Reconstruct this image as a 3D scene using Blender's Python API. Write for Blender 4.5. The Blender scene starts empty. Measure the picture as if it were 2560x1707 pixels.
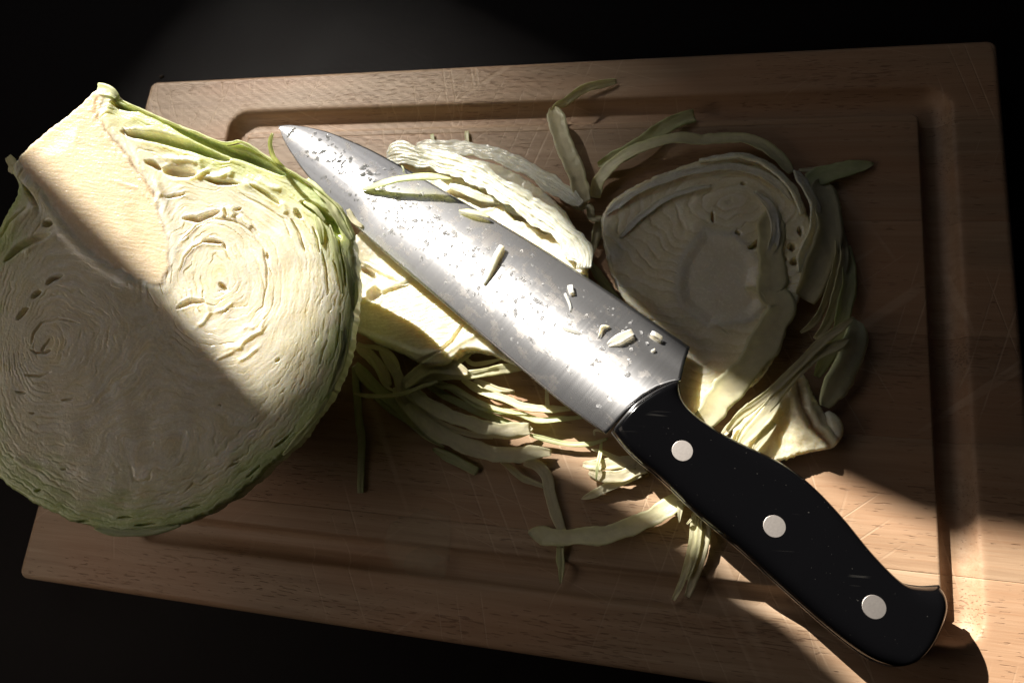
import bpy, math
import numpy as np
from mathutils import Vector, Matrix

scene = bpy.context.scene
COL = scene.collection
MM = 0.001
# All lengths below are millimetres on the table: x along the board's long side,
# y across it (board corner at 0,0; board runs to x=420, y=-266), z up from the board's top.
BW, BH, BT = 420.0, 266.0, 21.0

# ------------------------------------------------------------------ camera
cam = bpy.data.cameras.new("camera")
camo = bpy.data.objects.new("camera", cam); COL.objects.link(camo)
RW = Matrix([(0.97163,-0.04382,0.23242),(0.10377,0.96203,-0.25244),(-0.21253,0.2694,0.93929)])
camo.matrix_world = Matrix.Translation(Vector((294.71,-218.36,285.44)) * MM) @ RW.to_4x4()
cam.sensor_width = 36.0
cam.lens = 24.553
cam.clip_start = 0.01; cam.clip_end = 50
cam.dof.use_dof = True; cam.dof.focus_distance = 0.268; cam.dof.aperture_fstop = 16
scene.camera = camo

# ------------------------------------------------------------------ light
world = bpy.data.worlds.new("World"); scene.world = world
world.use_nodes = True
bg = world.node_tree.nodes["Background"]
bg.inputs[0].default_value = (0.95, 0.92, 1.0, 1); bg.inputs[1].default_value = 0.004
EL, AZ = math.radians(35), math.radians(-50)
LD = np.array([-math.cos(EL)*math.cos(AZ), -math.cos(EL)*math.sin(AZ), math.sin(EL)])   # towards the light
AIM = np.array([215.0, -150.0, 0.0])
LP = AIM + LD * 4000
def lamp(name, kind, loc, target, energy, color, **kw):
    l = bpy.data.lights.new(name, kind); o = bpy.data.objects.new(name, l); COL.objects.link(o)
    l.energy = energy; l.color = color
    for k, v in kw.items(): setattr(l, k, v)
    o.location = Vector(loc) * MM
    o.rotation_euler = (Vector(target) - Vector(loc)).to_track_quat('-Z', 'Y').to_euler()
    return o
lamp("sunbeam_lamp", 'SPOT', LP, AIM, 2850, (1.0, 0.94, 0.84), shadow_soft_size=0.013, spot_size=math.radians(15.5), spot_blend=0.1)
lamp("window_lamp", 'AREA', (-220, 380, 640), (130, -100, 0), 0.52, (0.97, 0.96, 0.97), shape='RECTANGLE', size=0.70, size_y=0.50)
lamp("room_fill", 'AREA', (-170, -330, 310), (90, -170, 50), 0.32, (1.0, 0.84, 0.70), shape='RECTANGLE', size=0.24, size_y=0.24)  # added warm fill beside the cabbage, in place of bounced room light
vs = scene.view_settings
vs.view_transform = 'Standard'; vs.look = 'None'; vs.exposure = 0.0; vs.gamma = 1.0

# ------------------------------------------------------------------ helpers
def _hash(ix, iy, seed):
    h = (ix.astype(np.int64)*374761393 + iy.astype(np.int64)*668265263 + seed*974634541) & 0x7fffffff
    h = ((h ^ (h >> 13)) * 1274126177) & 0x7fffffff
    h = (h ^ (h >> 16)) & 0xffff
    return h / 65535.0 * 2*math.pi
def noise(x, y, seed=0):
    x = np.asarray(x, float); y = np.asarray(y, float)
    x, y = np.broadcast_arrays(x, y)
    ix = np.floor(x); iy = np.floor(y); fx = x-ix; fy = y-iy
    u = fx*fx*fx*(fx*(fx*6-15)+10); v = fy*fy*fy*(fy*(fy*6-15)+10)
    def g(i, j):
        a = _hash(ix+i, iy+j, seed); return np.cos(a)*(fx-i)+np.sin(a)*(fy-j)
    a = g(0,0)+u*(g(1,0)-g(0,0)); b = g(0,1)+u*(g(1,1)-g(0,1))
    return (a+v*(b-a))*1.5
def fbm(x, y, seed=0, o=4):
    s = 0; a = 1.0; t = 0
    for k in range(o):
        s = s+a*noise(np.asarray(x)*2**k, np.asarray(y)*2**k, seed+k*17); t += a; a *= .5
    return s/t*1.3
def sstep(a, b, x):
    t = np.clip((np.asarray(x, float)-a)/(b-a), 0, 1); return t*t*(3-2*t)
def catmull(P, n):
    P = np.array(P, float)
    if len(P) == 2: return P[0]+(P[1]-P[0])*np.linspace(0, 1, n)[:, None]
    d = np.r_[0, np.cumsum(np.linalg.norm(np.diff(P[:, :min(3, P.shape[1])], axis=0), axis=1)**.7)]
    Q = np.vstack([2*P[0]-P[1], P, 2*P[-1]-P[-2]])
    t = np.linspace(0, d[-1], n); i = np.clip(np.searchsorted(d, t, 'right')-1, 0, len(P)-2)
    u = ((t-d[i])/(d[i+1]-d[i]))[:, None]
    p0, p1, p2, p3 = Q[i], Q[i+1], Q[i+2], Q[i+3]
    return .5*((2*p1)+(-p0+p2)*u+(2*p0-5*p1+4*p2-p3)*u**2+(-p0+3*p1-3*p2+p3)*u**3)
def poly_dist(X, Y, P):
    """distance to polyline and fraction along it"""
    P = np.array(P, float)[:, :2]; best = np.full(X.shape, 1e9); frac = np.zeros(X.shape); n = len(P)-1
    if n == 0: return np.hypot(X-P[0,0], Y-P[0,1]), frac+.5
    for k in range(n):
        a, b = P[k], P[k+1]; d = b-a; L = d@d+1e-9
        t = np.clip(((X-a[0])*d[0]+(Y-a[1])*d[1])/L, 0, 1)
        D = np.hypot(X-a[0]-t*d[0], Y-a[1]-t*d[1]); m = D < best
        best = np.where(m, D, best); frac = np.where(m, (k+t)/n, frac)
    return best, frac
def inside(X, Y, P):
    P = np.array(P, float)[:, :2]; r = np.zeros(X.shape, bool); j = len(P)-1
    for i in range(len(P)):
        xi, yi = P[i]; xj, yj = P[j]
        c = ((yi > Y) != (yj > Y)) & (X < (xj-xi)*(Y-yi)/(yj-yi+1e-12)+xi)
        r ^= c; j = i
    return r
def sdist(X, Y, P):
    """signed distance to polygon, negative inside"""
    P = list(P)+[P[0]]; d, _ = poly_dist(X, Y, P); return np.where(inside(X, Y, P[:-1]), -d, d)

def make(name, verts, faces, mat, parent=None, col=None, uv=None, smooth=True, base=None):
    """one mesh object; verts in mm on the table"""
    v = np.asarray(verts, float)
    if parent is not None: o0 = np.array(parent.location)/MM
    elif base is not None: o0 = np.array(base, float)
    else: o0 = np.array([v[:,0].mean(), v[:,1].mean(), v[:,2].min()])
    me = bpy.data.meshes.new(name)
    faces = [tuple(int(i) for i in f) for f in faces] if not isinstance(faces, np.ndarray) else faces
    vv = (v-o0)*MM
    if isinstance(faces, np.ndarray):
        nf, k = faces.shape
        me.vertices.add(len(vv)); me.vertices.foreach_set('co', vv.astype(np.float32).ravel())
        me.loops.add(nf*k); me.loops.foreach_set('vertex_index', faces.astype(np.int32).ravel())
        me.polygons.add(nf); me.polygons.foreach_set('loop_start', np.arange(0, nf*k, k, dtype=np.int32))
        me.update(calc_edges=True); me.validate()
    else:
        me.from_pydata(vv.tolist(), [], faces); me.update()
    me.polygons.foreach_set('use_smooth', np.full(len(me.polygons), smooth))
    if col is not None:
        c = np.asarray(col, float)
        if c.ndim == 1: c = np.tile(c, (len(v), 1))
        if c.shape[1] == 3: c = np.c_[c, np.ones(len(c))]
        at = me.color_attributes.new('Col', 'FLOAT_COLOR', 'POINT'); at.data.foreach_set('color', c.astype(np.float32).ravel())
    if uv is not None:
        ul = me.uv_layers.new(name='UVMap'); li = np.zeros(len(me.loops), np.int32); me.loops.foreach_get('vertex_index', li)
        ul.data.foreach_set('uv', np.asarray(uv, np.float32)[li].ravel())
    me.materials.append(mat)
    o = bpy.data.objects.new(name, me); COL.objects.link(o)
    if parent is not None: o.parent = parent
    else: o.location = Vector(o0)*MM
    return o
def empty(name, loc):
    o = bpy.data.objects.new(name, None); COL.objects.link(o); o.location = Vector(loc)*MM; o.empty_display_size = .01; return o
def tag(o, label=None, cat=None, group=None, kind=None):
    if label: o['label'] = label
    if cat: o['category'] = cat
    if group: o['group'] = group
    if kind: o['kind'] = kind
    return o
def gridfaces(n, m, off=0, wrap=False):
    """n rows x m columns"""
    i, j = np.meshgrid(np.arange(n-1), np.arange(m if wrap else m-1), indexing='ij')
    j2 = (j+1) % m
    return (np.stack([i*m+j, (i+1)*m+j, (i+1)*m+j2, i*m+j2], -1).reshape(-1, 4)+off)

# ------------------------------------------------------------------ materials
class NT:
    def __init__(s, name):
        s.m = bpy.data.materials.new(name); s.m.use_nodes = True; s.t = s.m.node_tree; s.t.nodes.clear()
        s.out = s.n('ShaderNodeOutputMaterial')
    def n(s, t, **kw):
        x = s.t.nodes.new(t)
        for k, v in kw.items(): setattr(x, k, v)
        return x
    def l(s, a, b): s.t.links.new(a, b)
    def set(s, nd, **kw):
        for k, v in kw.items():
            k = k.replace('_', ' ')
            if hasattr(v, 'is_output') or isinstance(v, bpy.types.NodeSocket): s.l(v, nd.inputs[k])
            else: nd.inputs[k].default_value = v
        return nd
    def coords(s, kind='Object', scale=(1,1,1), rot=(0,0,0), loc=(0,0,0), src=None):
        if src is None: src = s.n('ShaderNodeTexCoord').outputs[kind]
        m = s.n('ShaderNodeMapping'); s.l(src, m.inputs['Vector'])
        m.inputs['Scale'].default_value = scale; m.inputs['Rotation'].default_value = rot; m.inputs['Location'].default_value = loc
        return m.outputs[0]
    def noise(s, vec, scale=1.0, detail=3.0, rough=.5, dist=0.0):
        x = s.n('ShaderNodeTexNoise'); s.l(vec, x.inputs['Vector'])
        x.inputs['Scale'].default_value = scale; x.inputs['Detail'].default_value = detail; x.inputs['Roughness'].default_value = rough; x.inputs['Distortion'].default_value = dist
        return x.outputs['Fac']
    def math(s, op, a, b=0.0, c=0.0, clamp=False):
        x = s.n('ShaderNodeMath', operation=op, use_clamp=clamp)
        for i, v in enumerate((a, b, c)):
            if isinstance(v, bpy.types.NodeSocket): s.l(v, x.inputs[i])
            else: x.inputs[i].default_value = v
        return x.outputs[0]
    def ramp(s, fac, stops):
        x = s.n('ShaderNodeValToRGB'); s.l(fac, x.inputs[0]); e = x.color_ramp.elements
        while len(e) < len(stops): e.new(.5)
        for k, (p, c) in enumerate(stops):
            e[k].position = p; e[k].color = (*c, 1) if len(c) == 3 else c
        return x.outputs[0]
    def step(s, v, a, b):
        x = s.n('ShaderNodeMapRange', interpolation_type='SMOOTHSTEP'); s.l(v, x.inputs[0])
        x.inputs[1].default_value = a; x.inputs[2].default_value = b; return x.outputs[0]
    def mix(s, fac, a, b, mode='MIX'):
        x = s.n('ShaderNodeMix', data_type='RGBA', blend_type=mode)
        for i, v in ((0, fac), (6, a), (7, b)):
            if isinstance(v, bpy.types.NodeSocket): s.l(v, x.inputs[i])
            else: x.inputs[i].default_value = v if i == 0 else (*v, 1)
        return x.outputs[2]
    def bump(s, h, strength, dist, normal=None):
        x = s.n('ShaderNodeBump'); s.l(h, x.inputs['Height']); x.inputs['Strength'].default_value = strength; x.inputs['Distance'].default_value = dist
        if normal is not None: s.l(normal, x.inputs['Normal'])
        return x.outputs[0]
    def bsdf(s, **kw):
        b = s.n('ShaderNodeBsdfPrincipled'); s.set(b, **kw); s.l(b.outputs[0], s.out.inputs[0]); return b

def mat_wood():
    t = NT('board_wood')
    oi = t.n('ShaderNodeObjectInfo'); tc = t.n('ShaderNodeTexCoord').outputs['Object']
    add = t.n('ShaderNodeVectorMath', operation='MULTIPLY_ADD'); cx = t.n('ShaderNodeCombineXYZ')
    t.l(oi.outputs['Random'], cx.inputs[0]); t.l(oi.outputs['Random'], cx.inputs[2])
    t.l(cx.outputs[0], add.inputs[0]); add.inputs[1].default_value = (7, 3, 5); t.l(tc, add.inputs[2])
    v = add.outputs[0]
    warp = t.noise(t.coords(src=v, scale=(9, 30, 30)), 1, 2)
    g1 = t.noise(t.coords(src=v, scale=(9, 260, 260)), 1, 5, .65, .5)
    g2 = t.noise(t.coords(src=v, scale=(45, 1500, 1500)), 1, 3, .6)
    pore = t.noise(t.coords(src=v, scale=(170, 1500, 1500), loc=(3,1,0)), 1, 1, .5)
    pm = t.noise(t.coords(src=v, scale=(16, 55, 55), loc=(1,4,0)), 1, 2, .5)
    pore2 = t.math('ADD', pore, t.math('MULTIPLY', t.math('SUBTRACT', pm, .5), .55))
    pores = t.step(pore2, .66, .73)
    base = t.ramp(g1, [(.25, (.29, .20, .13)), (.5, (.39, .28, .185)), (.75, (.485, .365, .255))])
    base = t.mix(t.math('MULTIPLY', t.step(g2, .45, .75), .35), base, (.30, .165, .085))
    tone = t.ramp(oi.outputs['Random'], [(0, (.72, .68, .66)), (.35, (1, .98, .97)), (.65, (.84, .77, .73)), (1, (.95, .92, .90))])
    base = t.mix(1.0, base, tone, 'MULTIPLY')
    base = t.mix(t.math('MULTIPLY', t.step(warp, .38, .66), .42), base, (.42, .21, .11))
    base = t.mix(t.math('MULTIPLY', pores, .42), base, (.10, .045, .022))
    # knife scratches: thin nearly straight lines in a few directions, patchy
    h = None; sc_l = None
    for k, (ang, off, thr) in enumerate(((62, 0.0, .0045), (-38, 2.7, .004), (75, 5.1, .004), (18, 8.3, .003), (-72, 3.9, .0035))):
        n_ = t.noise(t.coords(src=t.coords(src=tc, rot=(0, 0, math.radians(ang))), scale=(1.3, 75, 1), loc=(off, off*2, off)), 1, 0)
        line = t.math('SUBTRACT', 1.0, t.step(t.math('ABSOLUTE', t.math('SUBTRACT', n_, .5)), thr*1.0, thr*4.0))
        msk = t.step(t.noise(t.coords(src=tc, scale=(16, 16, 16), loc=(off+1, off, 0)), 1, 2), .52, .63)
        line = t.math('MULTIPLY', line, msk)
        h = line if h is None else t.math('MAXIMUM', h, line)
    base = t.mix(t.math('MULTIPLY', h, .24), base, (.66, .50, .36))
    hh = t.math('ADD', t.math('MULTIPLY', pores, -1.0), t.math('MULTIPLY', g2, .35))
    hh = t.math('SUBTRACT', hh, t.math('MULTIPLY', h, .35))
    b = t.bsdf(Base_Color=base, Roughness=.52)
    b.inputs['Specular IOR Level'].default_value = .35
    t.l(t.bump(hh, .55, .00035), b.inputs['Normal'])
    return t.m

def mat_counter():
    t = NT('counter_laminate'); v = t.coords(scale=(1,1,1))
    n1 = t.noise(v, 900, 3); n2 = t.noise(v, 25, 3)
    base = t.mix(n2, (.0045, .0033, .0035), (.0085, .0063, .0067))
    b = t.bsdf(Base_Color=base, Roughness=t.math('ADD', .58, t.math('MULTIPLY', n2, .12)))
    b.inputs['Specular IOR Level'].default_value = .10
    t.l(t.bump(n1, .35, .00012), b.inputs['Normal']); return t.m

def mat_flesh(name, sss=.35, rough=.38, b1=.5, b2=.4, s1=700, s2=2600, d1=.0004, d2=.00018, translucent=0.0, spec=.5, ridge=None):
    """cabbage flesh: colour from the mesh (pale heart to green rim), fine cell relief"""
    t = NT(name); at = t.n('ShaderNodeVertexColor', layer_name='Col').outputs['Color']
    v = t.coords()
    big = t.noise(v, 120, 3); n1 = t.noise(v, s1, 3, .6); n2 = t.noise(v, s2, 2, .6)
    col = t.mix(t.math('MULTIPLY', t.step(big, .35, .75), .16), at, (.62, .50, .26))
    col = t.mix(t.math('MULTIPLY', t.step(n1, .45, .75), .14), col, (.93, .90, .80))
    b = t.bsdf(Base_Color=col, Roughness=t.math('ADD', rough-.08, t.math('MULTIPLY', n1, .2)))
    b.inputs['Specular IOR Level'].default_value = spec
    b.inputs['Subsurface Weight'].default_value = sss
    b.inputs['Subsurface Radius'].default_value = (1, .82, .52); b.inputs['Subsurface Scale'].default_value = .007
    nm = t.bump(n1, b1, d1)
    if ridge:
        r = t.noise(t.coords(scale=ridge, rot=(0, 0, math.radians(-8))), 1, 2, .6); nm = t.bump(r, .55, .00035, nm)
    nm = t.bump(n2, b2, d2, nm); t.l(nm, b.inputs['Normal'])
    if translucent > 0:
        tr = t.n('ShaderNodeBsdfTranslucent'); t.l(t.mix(.6, col, (.96, .96, .74), 'MULTIPLY'), tr.inputs[0]); t.l(nm, tr.inputs[1])
        mx = t.n('ShaderNodeMixShader'); mx.inputs[0].default_value = translucent
        t.l(b.outputs[0], mx.inputs[1]); t.l(tr.outputs[0], mx.inputs[2]); t.l(mx.outputs[0], t.out.inputs[0])
    return t.m

def mat_steel():
    t = NT('brushed_steel'); uvc = t.n('ShaderNodeTexCoord').outputs['UV']
    br = t.noise(t.coords(src=uvc, scale=(2600, 30, 1)), 1, 3, .6)
    br2 = t.noise(t.coords(src=uvc, scale=(900, 12, 1), loc=(3, 3, 0), rot=(0,0,.05)), 1, 2, .6)
    res = t.noise(t.coords(src=uvc, scale=(130, 210, 1)), 1, 4, .62)
    resm = t.noise(t.coords(src=uvc, scale=(14, 30, 1), loc=(1.7, .4, 0)), 1, 2)
    dirt = t.step(t.math('ADD', res, t.math('MULTIPLY', t.math('SUBTRACT', resm, .5), .55)), .52, .60)
    col = t.mix(br, (.50, .50, .52), (.64, .64, .655))
    col = t.mix(t.math('MULTIPLY', dirt, .4), col, (.60, .55, .50))
    tg = t.n('ShaderNodeTangent', direction_type='UV_MAP', uv_map='UVMap')
    b = t.bsdf(Base_Color=col, Metallic=1.0, Roughness=t.math('ADD', t.math('ADD', .20, t.math('MULTIPLY', br2, .08)), t.math('MULTIPLY', dirt, .04)), Anisotropic=.96)
    b.inputs['Anisotropic Rotation'].default_value = ANISO
    t.l(tg.outputs[0], b.inputs['Tangent'])
    hh = t.math('ADD', t.math('MULTIPLY', br, 1.0), t.math('MULTIPLY', dirt, .25))
    nm = t.bump(hh, .16, .00008); t.l(nm, b.inputs['Normal'])
    b2 = t.n('ShaderNodeBsdfPrincipled'); t.set(b2, Base_Color=col, Metallic=1.0, Roughness=.56); t.l(nm, b2.inputs['Normal'])
    mx = t.n('ShaderNodeMixShader'); mx.inputs[0].default_value = .13; t.l(b.outputs[0], mx.inputs[1]); t.l(b2.outputs[0], mx.inputs[2]); t.l(mx.outputs[0], t.out.inputs[0])
    return t.m
ANISO = 0.0

def mat_simple(name, col, rough, metal=0.0, spec=.5, bump=None):
    t = NT(name); n = t.noise(t.coords(), bump[0] if bump else 300, 3)
    b = t.bsdf(Base_Color=t.mix(n, tuple(c*.85 for c in col), tuple(min(1, c*1.12) for c in col)), Roughness=rough, Metallic=metal)
    b.inputs['Specular IOR Level'].default_value = spec
    if bump: t.l(t.bump(n, bump[1], bump[2]), b.inputs['Normal'])
    return t.m

def mat_handle():
    t = NT('handle_plastic'); v = t.coords()
    n = t.noise(v, 700, 3); sp = t.noise(v, 520, 0)
    dust = t.step(t.noise(v, 1700, 0), .84, .90)
    scr = t.noise(t.coords(scale=(8, 260, 1), rot=(0, 0, 1.0)), 1, 1)
    line = t.math('SUBTRACT', 1.0, t.step(t.math('ABSOLUTE', t.math('SUBTRACT', scr, .5)), .002, .006))
    line = t.math('MULTIPLY', line, t.step(t.noise(v, 60, 1), .60, .66))
    col = t.mix(t.math('MAXIMUM', dust, t.math('MULTIPLY', line, .35)), (.0025, .0025, .003), (.045, .043, .04))
    b = t.bsdf(Base_Color=col, Roughness=t.math('ADD', .09, t.math('MULTIPLY', n, .06)))
    b.inputs['Specular IOR Level'].default_value = .28
    t.l(t.bump(n, .12, .00005), b.inputs['Normal']); return t.m

def mat_water():
    t = NT('water'); b = t.bsdf(Base_Color=(1, 1, 1, 1), Roughness=.10, IOR=1.33)
    b.inputs['Transmission Weight'].default_value = .88; return t.m

M_WOOD = mat_wood(); M_COUNTER = mat_counter()
M_FACE = mat_flesh('cabbage_cut_face', sss=.65, rough=.24, b1=.16, b2=.5, spec=.65, s2=1250, d2=.00026)
M_CORE = mat_flesh('cabbage_core', sss=.6, rough=.25, b1=.08, b2=.6, s2=1250, d2=.00024, ridge=(110, 900, 900))
M_SKIN = mat_flesh('cabbage_skin', sss=.1, rough=.42, b1=.25, b2=.2, s1=300)
M_LEAF = mat_flesh('cabbage_leaf', sss=0.0, rough=.36, b1=.35, b2=.25, s1=500, translucent=.48)
def mat_sheer():
    t = NT('sheer_leaf'); b = t.bsdf(Base_Color=(.62, .58, .42, 1), Roughness=.35)
    tr = t.n('ShaderNodeBsdfTransparent'); mx = t.n('ShaderNodeMixShader'); mx.inputs[0].default_value = .93
    t.l(b.outputs[0], mx.inputs[1]); t.l(tr.outputs[0], mx.inputs[2]); t.l(mx.outputs[0], t.out.inputs[0]); return t.m
M_SHEER = mat_sheer()
M_STEEL = mat_steel(); M_HANDLE = mat_handle()
M_RIVET = mat_simple('rivet_metal', (.54, .50, .475), .55, 1.0, bump=(1200, .15, .0001))
M_TANG = mat_simple('tang_steel', (.60, .56, .52), .30, 1.0, bump=(700, .15, .0001))
M_WATER = mat_water()
M_PANEL = mat_simple('blocker_grey', (.42, .40, .38), .7)
M_CRUMB = mat_simple('crumb_brown', (.05, .035, .022), .8, bump=(500, .5, .0006))

# ------------------------------------------------------------------ the setting: counter, unseen panels added to shape the light
make('countertop', [(-900,-900,-BT),(1300,-900,-BT),(1300,900,-BT),(-900,900,-BT)], [(0,1,2,3)], M_COUNTER, smooth=False)['kind'] = 'structure'

DD = np.array([.8576, -.5144, 0.]); DP = np.array([.5144, .8576, 0.]); A0 = np.array([260., -194., 0.])
def shade_point(al, pe, depth):
    """where the light ray that meets the board at (al, pe) crosses the plane of the added panels"""
    Pb = A0+DD*al+DP*pe
    k = (depth-(Pb-AIM)@LD)/((LP-Pb)@LD)
    return Pb+(LP-Pb)*k
def shade_panel(bm_v, bm_f, poly, d0=1100., th=8.):
    n = len(poly); o = len(bm_v)
    for d in (d0, d0+th):
        for al, pe in poly: bm_v.append(shade_point(al, pe, d))
    bm_f.append(tuple(range(o+n-1, o-1, -1))); bm_f.append(tuple(range(o+n, o+2*n)))
    for i in range(n):
        j = (i+1) % n; bm_f.append((o+i, o+j, o+n+j, o+n+i))
wf = empty('light_blocker', A0+LD*1100)  # unseen panels added here, edges drawn to shape where the beam falls
tag(wf, 'unseen grey panels added between the lamp and the cutting board to shape the light', 'light blocker', kind='structure')
LOW = [(-110,-75),(-60,-76),(-25,-78),(-24,-62),(-25,-43),(-29,-29),(-37,-10),(0,-1),(40,1),(90,0),(117,-4),(145,-14),(200,-30),(420,-60)]
UPP = [(-98,75),(-50,70),(-14,61),(30,52),(59,55),(78,52),(95,54),(113,57),(139,70),(200,95),(420,160)]
v_, f_ = [], []
shade_panel(v_, f_, LOW+[(420,-760),(-110,-760)]); make('blocker_panel', v_, f_, M_PANEL, wf, smooth=False)
v_, f_ = [], []
shade_panel(v_, f_, [(-38,186),(-38,69)]+UPP[2:]+[(420,760),(-38,760)]); make('blocker_panel', v_, f_, M_PANEL, wf, smooth=False)
v_, f_ = [], []
shade_panel(v_, f_, [(-109.5,-760),(-109.5,-28),(-900,-28),(-900,-760)], d0=1112.); make('blocker_panel', v_, f_, M_PANEL, wf, smooth=False)
v_, f_ = [], []
shade_panel(v_, f_, [(-34,176),(-34,770),(-900,770),(-900,176)], d0=1112.); make('blocker_panel', v_, f_, M_PANEL, wf, smooth=False)
# thin strips added beside the opening to dim the beam gradually
v_, f_ = [], []
pe = -30.0
while pe < 180:
    tr = np.interp(pe, [-30, 20, 60, 110, 160, 180], [.38, .40, .33, .20, .06, .0])
    if pe < 70: shade_panel(v_, f_, [(-107, pe), (-107, pe+3.6*(1-tr)), (-230, pe+3.6*(1-tr)), (-400, pe+3.62), (-900, pe+3.62), (-900, pe)], th=1.5)
    else:
        shade_panel(v_, f_, [(-160, pe), (-160, pe+3.6*(1-tr)), (-230, pe+3.6*(1-tr)), (-400, pe+3.62), (-900, pe+3.62), (-900, pe)], th=1.5)
        shade_panel(v_, f_, [(-30, pe), (-30, pe+3.62), (-160, pe+3.6*(1-tr)), (-160, pe)], th=1.5)
    pe += 3.6
make('blocker_strips', v_, f_, M_PANEL, wf, smooth=False)['kind'] = 'stuff'

# ------------------------------------------------------------------ cutting board
GO = (22.2, 19.2, 23.2, 57.6)     # outer groove edge from top, right, bottom, left
GW = 12.6
def board_surface(U, V):
    """U,V mm from the top-left corner; returns x,y,z with groove, rounded rim and corners"""
    def rr(x0, x1, y0, y1, r):
        cx, cy = (x0+x1)/2, (y0+y1)/2; qx = np.abs(U-cx)-(x1-x0)/2+r; qy = np.abs(V-cy)-(y1-y0)/2+r
        return np.minimum(np.maximum(qx, qy), 0)+np.hypot(np.maximum(qx, 0), np.maximum(qy, 0))-r
    d = rr(GO[3], BW-GO[1], GO[0], BH-GO[2], 10.0)            # negative inside the groove's outer edge
    d2 = rr(GO[3]+GW, BW-GO[1]-GW, GO[0]+GW, BH-GO[2]-GW, 3.0)  # positive outside the inner edge
    w = np.clip(-d, 0, None)/(np.clip(-d, 0, None)+np.clip(d2, 0, None)+1e-6)
    ing = (d < 0) & (d2 > 0)
    s = 2*w-1
    prof = np.where(s < 0, (1-np.abs(s)**2.0)**.8, (1-np.abs(s)**3.2)**.55)
    z = np.where(ing, -6.0*prof, 0)
    z = z+np.where(~ing, -np.where(d >= 0, .55, .15)*np.exp(-np.abs(np.where(d >= 0, d, d2))/.8)*np.where((d >= 0) | (d2 <= 0), 1, 0), 0)
    z = z+.10*fbm(U/60, V/40, 5, 3)
    e = rr(0, BW, 0, BH, 4.5)                                 # rim fillet
    k = np.clip((e+3.2)/3.2, 0, 1); z = z-3.2*(1-np.sqrt(np.maximum(1-k*k, 0)))
    return z
def axis(lo, hi, g):
    pts = set([lo, hi])
    for a, b, st in g:
        for x in np.arange(max(a, lo), min(b, hi)+1e-6, st): pts.add(round(float(x), 3))
    return np.array(sorted(pts))
def round_corner(U, V, r=4.5):
    """pull the square corner's grid onto a quarter circle"""
    for cx, cy, sx, sy in ((r,r,-1,-1),(BW-r,r,1,-1),(r,BH-r,-1,1),(BW-r,BH-r,1,1)):
        a = (U-cx)*sx/r; b = (V-cy)*sy/r; m = (a > 0) & (b > 0)
        na = a*np.sqrt(np.maximum(1-b*b/2, 0)); nb = b*np.sqrt(np.maximum(1-a*a/2, 0))
        U = np.where(m, cx+sx*na*r, U); V = np.where(m, cy+sy*nb*r, V)
    return U, V
board = empty('cutting_board', (BW/2, -BH/2, -BT))
tag(board, 'scratched pale wooden cutting board with a juice groove, lying on the dark counter under everything', 'cutting board')
US = axis(0, BW, [(0, BW, 5), (0, 7, .7), (BW-7, BW, .7), (GO[3]-3, GO[3]+GW+4, .7), (BW-GO[1]-GW-4, BW-GO[1]+3, .7)])
vb = [0, 38.4, 84.0, 131.5, 172.0, 219.5, BH]               # glue lines between the staves
for k in range(6):
    a, b = vb[k], vb[k+1]
    VS = axis(a, b, [(a, b, 4), (0, 7, .7), (BH-7, BH, .7), (GO[0]-3, GO[0]+GW+4, .7), (BH-GO[2]-GW-4, BH-GO[2]+3, .7), (a, a+.6, .3), (b-.6, b, .3)])
    U, V_ = np.meshgrid(US, VS, indexing='ij')
    Uw, Vw = round_corner(U, V_)
    z = board_surface(Uw, Vw)
    seam = np.zeros_like(V_)
    if k > 0: seam = np.maximum(seam, np.exp(-(V_-a)/.25))
    if k < 5: seam = np.maximum(seam, np.exp(-(b-V_)/.25))
    z = z-.10*seam*(.3+.7*(noise(U/25, V_*0+k, 9) > -.1))
    n, m = U.shape
    top = np.stack([Uw, -Vw, z], -1).reshape(-1, 3)
    ring = list(range(0, m))+[i*m+m-1 for i in range(1, n)]+[(n-1)*m+j for j in range(m-2, -1, -1)]+[i*m for i in range(n-2, 0, -1)]
    bot = top[ring].copy(); bot[:, 2] = -BT+.02
    fc = gridfaces(n, m)
    L = len(ring); o = n*m; ring = np.array(ring)
    q = np.stack([ring, o+np.arange(L), o+(np.arange(L)+1) % L, np.roll(ring, -1)], -1)
    make('stave', np.vstack([top, bot]), np.vstack([fc[:, ::-1], q]), M_WOOD, board)

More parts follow.
